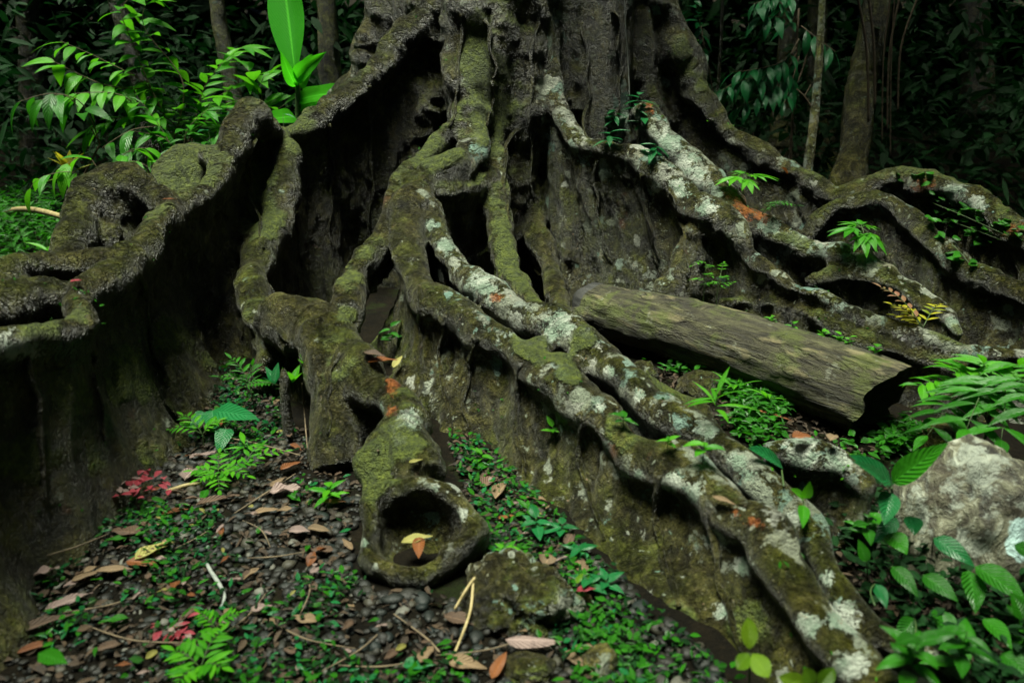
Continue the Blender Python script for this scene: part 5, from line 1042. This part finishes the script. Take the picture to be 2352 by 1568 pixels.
fallen('grey ribbed leaf beside the long dark leaf', 165, 1400, .11, .035, 'pink', .8, wave=.1)
fallen('brown leaf on the gravel above the spotted leaf', 290, 1240, .10, .055, 'brown', 2.9)
fallen('small orange brown leaf on the gravel below the red petals', 405, 1193, .075, .028, 'orange', .5)
fallen('dark folded brown leaf below the yellow stick', 500, 1165, .12, .03, 'brown', .55, fold=.6)
fallen('pinkish grey crumpled leaf in the middle of the gravel', 660, 1140, .10, .055, 'pink', .3, wave=.14)
fallen('pinkish brown leaf beside the fern seedling', 440, 1105, .085, .06, 'pink', 1.5, wave=.08)
fallen('tan leaf left of the hollow root end', 735, 1238, .07, .035, 'tan', -.2)
fallen('brown tan leaf on the gravel left of the hollow root', 615, 1190, .075, .03, 'tan', .4)
fallen('dead pinkish leaf next to the tan leaf', 690, 1240, .06, .04, 'pink', .1)
fallen('orange leaf under the bright seedling', 770, 1170, .07, .025, 'orange', .15)
fallen('red brown leaf by the foot of the mossy root', 670, 1085, .08, .04, 'orange', .9)
fallen('dead pale leaf at the foot of the heart leaved vine', 470, 1060, .09, .03, 'pink', .5, wave=.1)
fallen('large curled tan leaf right of the hollow root end', 1150, 1145, .11, .045, 'tan', 1.3, curl=.9, lift=.03)
fallen('brown curled leaf next to the large tan one', 1125, 1120, .09, .05, 'brown', .9, curl=.8, lift=.025)
fallen('bright orange leaf in the shade right of the hollow', 1170, 1205, .075, .026, 'orange', .25)
fallen('brown leaf at the right edge of the hollow root', 1080, 1095, .09, .045, 'brown', .1, lift=.02)
fallen('white topped orange leaf above the round stone', 1258, 1310, .055, .05, 'tan', 1.2, curl=.9, lift=.03)
fallen('pale yellow oval leaf leaning on the weeds', 1338, 1335, .08, .036, 'tan', -1.3, lift=.03)
fallen('small lime leaf between stone and weeds', 1330, 1372, .05, .018, 'leaf_yel', 1.2, lift=.06)
fallen('purple red leaf under the weeds', 1345, 1405, .05, .03, 'red', .3, lift=.06)
fallen('orange brown upright leaf at the bottom edge', 1148, 1550, .075, .03, 'orange', 1.1, lift=.03, el=.3)
fallen('pale tan leaf with a hole at the bottom edge', 1070, 1545, .10, .042, 'tan', -.2, lift=.02)
fallen('bleached grey leaf draped on the flat stone', 1225, 1505, .13, .04, 'pink', .0, lift=.045, curl=-.6)
fallen('pale green leaf lying at the bottom edge', 965, 1545, .075, .042, 'leaf_blue', .1, lift=.02)
fallen('brown leaf on the slope of the round stone', 1060, 1440, .09, .05, 'brown', -.3, lift=.02)
fallen('orange bark coloured strip lying in the green clearing', 1770, 982, .15, .022, 'orange', -.55, 'lance', lift=.05)
fallen('rusty leaf among the green ground cover', 1840, 1020, .06, .04, 'orange', .2, lift=.05)
fallen('tan leaf among the green ground cover', 1910, 1022, .05, .035, 'tan', .9, lift=.05)
fallen('tan leaf in the groove beside the outer root', 1655, 1135, .06, .02, 'tan', -.6, p=bark_at(1655, 1140, 1.82) + Vector((0, -.01, .02)))
fallen('yellow leaf lying inside the hollow root end', 0, 0, .085, .045, 'olive', .25, p=Vector(RING_C) + Vector((.0, -.02, -.005)), el=.15)
fallen('orange leaf hanging inside the hollow root end', 0, 0, .065, .036, 'orange', -1.5, p=Vector(RING_C) + Vector((.008, -.055, -.012)), el=-.35)
fallen('small yellow leaf caught on the moss above the hollow', 0, 0, .045, .018, 'olive', .6, p=bark_at(965, 1060, 2.05) + Vector((0, -.01, .012)))
fallen('orange red leaf stuck on the far right root', 0, 0, .06, .045, 'orange', .3, p=bark_at(1797, 400, 4.6) + Vector((0, -.02, .01)), el=-.8)
fallen('rusty leaf at the right edge on the ivy root', 0, 0, .07, .035, 'orange', .1, p=bark_at(2325, 535, 3.8) + Vector((0, -.02, .02)))
fallen('small red leaf caught in the left coiled root', 0, 0, .035, .02, 'red', .8, p=bark_at(188, 640, 2.6) + Vector((0, -.01, .02)))
fallen('orange leaf on the hump between the left roots', 0, 0, .05, .025, 'orange', .4, p=bark_at(400, 470, 3.4) + Vector((0, -.01, .02)))
fallen('orange leaf caught on the bend of the root above the hollow', 880, 835, .10, .05, 'orange', .4)
fallen('brown leaf beside an orange one on the root bend above the hollow', 860, 820, .08, .04, 'brown', -.3)
fallen('olive leaf standing right of the orange one on the root bend', 915, 835, .08, .035, 'olive', 1.2, el=.4)
# red petal clusters
def petals(px, py, n, spread, label):
    p = gp(px, py); o = plant('fallen_flower', p, label, 'flower'); 
    for i in range(n):
        q = p + Vector((random.gauss(0, spread), random.gauss(0, spread * .8), random.uniform(.012, .035))); mb = MB(); leaf(mb, q, rdir(-.2, .5), (0, 0, 1), random.uniform(.024, .044), random.uniform(.012, .024), 'obov', .3, .4, 5); mb.build('petal', M['red'] if random.random() < .75 else M['pink'], o)
petals(312, 1125, 46, .042, 'scattered crimson flower petals beside the dark left wall')
petals(420, 1468, 15, .022, 'pink red fallen flower near the bottom edge')
# sticks
def gpt(px, py, z=.015): return gp(px, py, z)
twig('stick', [(gpt(385, 1140), 1), (gpt(430, 1132, .02), 1), (gpt(465, 1122), .8)], .0065, 'yellowish stick pointing at the fern seedling', 'twig_yel', 'stick')
twig('twig', [(gpt(478, 1308), .8), (gpt(488, 1335, .025), 1), (gpt(508, 1362, .025), 1), (gpt(518, 1385), .8), (gpt(510, 1410), .6)], .0055, 'curved grey twig lying on the gravel', 'twig_grey')
twig('twig', [(gpt(1150, 1318, .05), 1), (gpt(1090, 1385, .07), 1), (gpt(1045, 1425, .03), .8)], .0042, 'thin tan twig leaning over the round stone', 'twig_yel', side=[[(gpt(1088, 1388, .065), .9), (gpt(1080, 1440, .04), .9), (gpt(1045, 1520, .02), .7)]])
twig('twig', [(gpt(905, 1425, .02), .6), (gpt(980, 1480), .9), (gpt(1010, 1510), .9)], .003, 'thin dark twig below the hollow root end')
twig('twig', [(gpt(505, 1010), .7), (gpt(600, 1035, .02), 1), (gpt(690, 1050), .7)], .003, 'long thin twig in front of the dark cave')
twig('twig', [(gpt(540, 1190), .7), (gpt(620, 1145, .02), 1), (gpt(680, 1100), .6)], .003, 'straight fine twig crossing the gravel middle')
twig('hanging_rootlet', [(at(693, 880, 2.62), 1), (at(700, 960, 2.6), 1), (gpt(706, 1030, .0), .8)], .0025, 'fine rootlet hanging from the mossy root to the ground', cat='rootlet')
twig('hanging_rootlet', [(bark_at(878, 1010, 2.2) + Vector((0, -.02, 0)), 1), (at(885, 1045, 2.12), 1), (at(900, 1075, 2.05), .8)], .003, 'bent brown rootlet on the moss above the hollow', 'twig', 'rootlet')
for k, (px, py, a, ln) in enumerate([(250, 1400, .4, .10), (560, 1430, 1.2, .09), (720, 1480, -.4, .12), (640, 1290, .2, .08), (820, 1500, .9, .10), (330, 1480, -.2, .14), (590, 1240, 2.3, .09), (880, 1540, .1, .11), (450, 1250, 1.0, .07), (170, 1260, .7, .09), (700, 1380, 1.7, .08), (1120, 1500, .3, .12)]):
    q = gp(px, py, .02); dv = Vector((math.cos(a), math.sin(a), 0)) * ln
    twig('twig', [(q - dv, .6), (q + Vector((dv.y, -dv.x, .02)) * .18, 1), (q + dv, .5)], .0022, 'thin dry twig lying among gravel and dead leaves')['group'] = 'dry twigs on the forest floor'
# a litter of smaller leaves: one of each look, then copies
def kinds():
    for k, (mat, prof, lb, nm) in enumerate([('brown', 'ovate', 'small brown dead leaf lying on the dark gravel', 60), ('tan', 'ovate', 'small pale tan dead leaf lying on the gravel', 22), ('orange', 'lance', 'small narrow orange brown dead leaf on the gravel', 14), ('leaf', 'ovate', 'small fallen green leaf lying flat on the gravel', 34), ('pink', 'ovate', 'small greyish crumpled dead leaf on the gravel', 26), ('olive', 'ellip', 'tiny yellow fallen leaf on the gravel', 24)]):
        gname = lb.replace('small ', '').replace('tiny ', '').replace(' leaf', ' leaves'); L = .03 if mat == 'olive' else .05
        o0 = fallen(lb, 600, 1400, L, L * .42, mat, 0, prof, group=gname, wave=.08)
        a_, b_ = [[(x, y) for x, y in sample(A, nm * 3) if seen((x, y, gz(x, y) + .03))] for A in (A_LEFT, A_MID)]
        pts = a_[:int(nm * .82)] + b_[:nm - int(nm * .82)]
        for i, (x, y) in enumerate(pts):
            o = o0 if i == 0 else o0.copy()
            if i: COL.objects.link(o)
            o.location = (x, y, gz(x, y) + random.uniform(.020, .028)); s = .5 + 1.0 * random.random() ** 1.8; o.scale = (s, s * random.uniform(.8, 1.3), s)
            o.rotation_euler = (random.uniform(-.28, .28), random.uniform(-.28, .28), random.uniform(0, 6.28))
kinds()

# ------------------------------------------------------------------ the forest mass behind and the added shade canopy overhead
def forest():
    n = 52000; r = 6.3 + 8.7 * RNG.random(n) ** 1.3; az = RNG.uniform(-1.5, 1.5, n); x = np.sin(az) * r * 1.05; y = 1.0 + np.cos(az) * r
    cl = fbm(np.stack([x * .9, y * .9, np.zeros(n)], 1), 3, 61)
    z = gz_np(x, y) + RNG.random(n) ** 1.6 * (1.1 + np.clip(r - 6, 0, 9) * .55) * (1 + 1.1 * cl)
    keep = (z > gz_np(x, y)) & (np.hypot(x - .1, y - 5.4) > 1.5) & (cl > -.4); C = np.stack([x, y, z], 1)[keep]; k = len(C)
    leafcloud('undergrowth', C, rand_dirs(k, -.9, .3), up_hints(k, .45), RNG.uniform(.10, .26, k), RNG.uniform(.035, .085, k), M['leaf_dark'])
    # the floor beside and behind the picture: litter and low herbs
    x = RNG.uniform(-8, 8, 26000); y = RNG.uniform(-4, 7.5, 26000); z = gz_np(x, y); v = np.stack([x, y, z - 1.3], 1)
    t = v @ np.array(FW); px = 1176 + v[:, 0] / t * F; py = 784 - (v @ np.array(UP)) / t * F
    out = ((t < .1) | (px < -60) | (px > 2420) | (py > 1640)) & (np.hypot(x - .1, y - 5.4) > 1.6)
    C = np.stack([x, y, z], 1)[out]; k = len(C) // 2
    leafcloud('leaf_litter', C[:k] + np.array([0, 0, .012]), rand_dirs(k, -.2, .25), up_hints(k, .4), RNG.uniform(.04, .11, k), RNG.uniform(.02, .045, k), litmat, .5)
    C = C[k:]; C = C[fbm(C * 1.4, 2, 33) > -.12]; k = len(C); C[:, 2] += RNG.random(k) ** 2 * .22
    leafcloud('ground_cover', C, rand_dirs(k, -.2, .5), up_hints(k, .4), RNG.uniform(.04, .12, k), RNG.uniform(.02, .05, k), M['leaf'])
    # a closed wood far behind
    n = 30000; r = RNG.uniform(13, 19, n); az = RNG.uniform(-1.35, 1.35, n); x = np.sin(az) * r; y = np.cos(az) * r; g = gz_np(x, y)
    C = np.stack([x, y, g + RNG.random(n) ** 1.4 * 9], 1)
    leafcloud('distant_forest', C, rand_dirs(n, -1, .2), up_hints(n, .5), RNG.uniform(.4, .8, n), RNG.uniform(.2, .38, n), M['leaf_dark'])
    # unseen leaves added overhead to block sky light, gaps shaped to let sun in
    n = 12000; x = RNG.uniform(-20, 20, n); y = RNG.uniform(-16, 22, n); z = RNG.uniform(6.5, 11, n)
    gap = np.minimum(((x + 1.1) / 3.2) ** 2 + ((y - 3.5) / 3.5) ** 2, ((x + 3.7) / 2.6) ** 2 + ((y - 6.2) / 2.4) ** 2) + .35 * vnoise(np.stack([x * .5, y * .5, z * .3], 1), 91)
    C = np.stack([x, y, z], 1)[gap > 1]; k = len(C)
    leafcloud('added_shade_canopy', C, rand_dirs(k, -.5, .1), up_hints(k, .5), RNG.uniform(.5, 1.1, k), RNG.uniform(.3, .6, k), M['leaf_dark'])
    # unseen leaves beside and behind the viewer, added to cut low sky light
    n = 11000; az = RNG.uniform(1.3, 2 * math.pi - 1.3, n); r = RNG.uniform(9, 14, n); x = np.sin(az) * r; y = 2 + np.cos(az) * r
    C = np.stack([x, y, gz_np(x, y) + RNG.random(n) * 8], 1)
    leafcloud('added_shade_forest', C, rand_dirs(n, -1, .2), up_hints(n, .5), RNG.uniform(.5, 1.0, n), RNG.uniform(.3, .5, n), M['leaf_dark'])
forest()
def prune():
    """leave out the small litter leaves that lie wholly under other things"""
    bpy.context.view_layer.update(); dg = bpy.context.evaluated_depsgraph_get()
    for o in [o for o in COL.objects if o.name.startswith('fallen_leaf') and str(o.get('group', '')).endswith('gravel')]:
        n = 0
        for v in list(o.data.vertices)[2::4]:
            h = scene.ray_cast(dg, CAM, (o.matrix_world @ v.co - CAM).normalized()); n += bool(h[0] and h[4] and h[4].name == o.name)
        if n < 3: bpy.data.objects.remove(o)
prune()
#@@END@@

# ------------------------------------------------------------------ light, sky, camera
SUN_EL, SUN_AZ = R(81), R(-108)      # azimuth measured from +Y towards +X
w = bpy.data.worlds.new('World'); scene.world = w; w.use_nodes = True
nt = w.node_tree; bg = nt.nodes['Background']
sky = nt.nodes.new('ShaderNodeTexSky'); sky.sky_type = 'NISHITA'; sky.sun_disc = False
sky.sun_elevation = SUN_EL; sky.sun_rotation = SUN_AZ
nt.links.new(sky.outputs[0], bg.inputs[0]); bg.inputs[1].default_value = .016
sd = bpy.data.lights.new('sun', 'SUN'); sd.energy = 2.8; sd.angle = R(24); sd.color = (.97, 1, .82)
so = bpy.data.objects.new('sun', sd); COL.objects.link(so)
sv = Vector((math.sin(SUN_AZ) * math.cos(SUN_EL), math.cos(SUN_AZ) * math.cos(SUN_EL), math.sin(SUN_EL)))
so.rotation_euler = sv.to_track_quat('Z', 'Y').to_euler()
cd = bpy.data.cameras.new('camera'); co_ = bpy.data.objects.new('camera', cd); COL.objects.link(co_)
co_.location = CAM; co_.rotation_euler = (math.pi / 2 - PITCH, 0, 0)
cd.sensor_width = 36; cd.lens = 36 * F / 2352; cd.clip_start = .05; cd.clip_end = 500
cd.dof.use_dof = True; cd.dof.focus_distance = 3.5; cd.dof.aperture_fstop = 2.6
scene.camera = co_
vs = scene.view_settings; vs.view_transform = 'Standard'; vs.look = 'None'; vs.exposure = 2.15; vs.gamma = 1
scene.cycles.use_denoising = True
scene.cycles.diffuse_bounces = 1; scene.cycles.max_bounces = 8
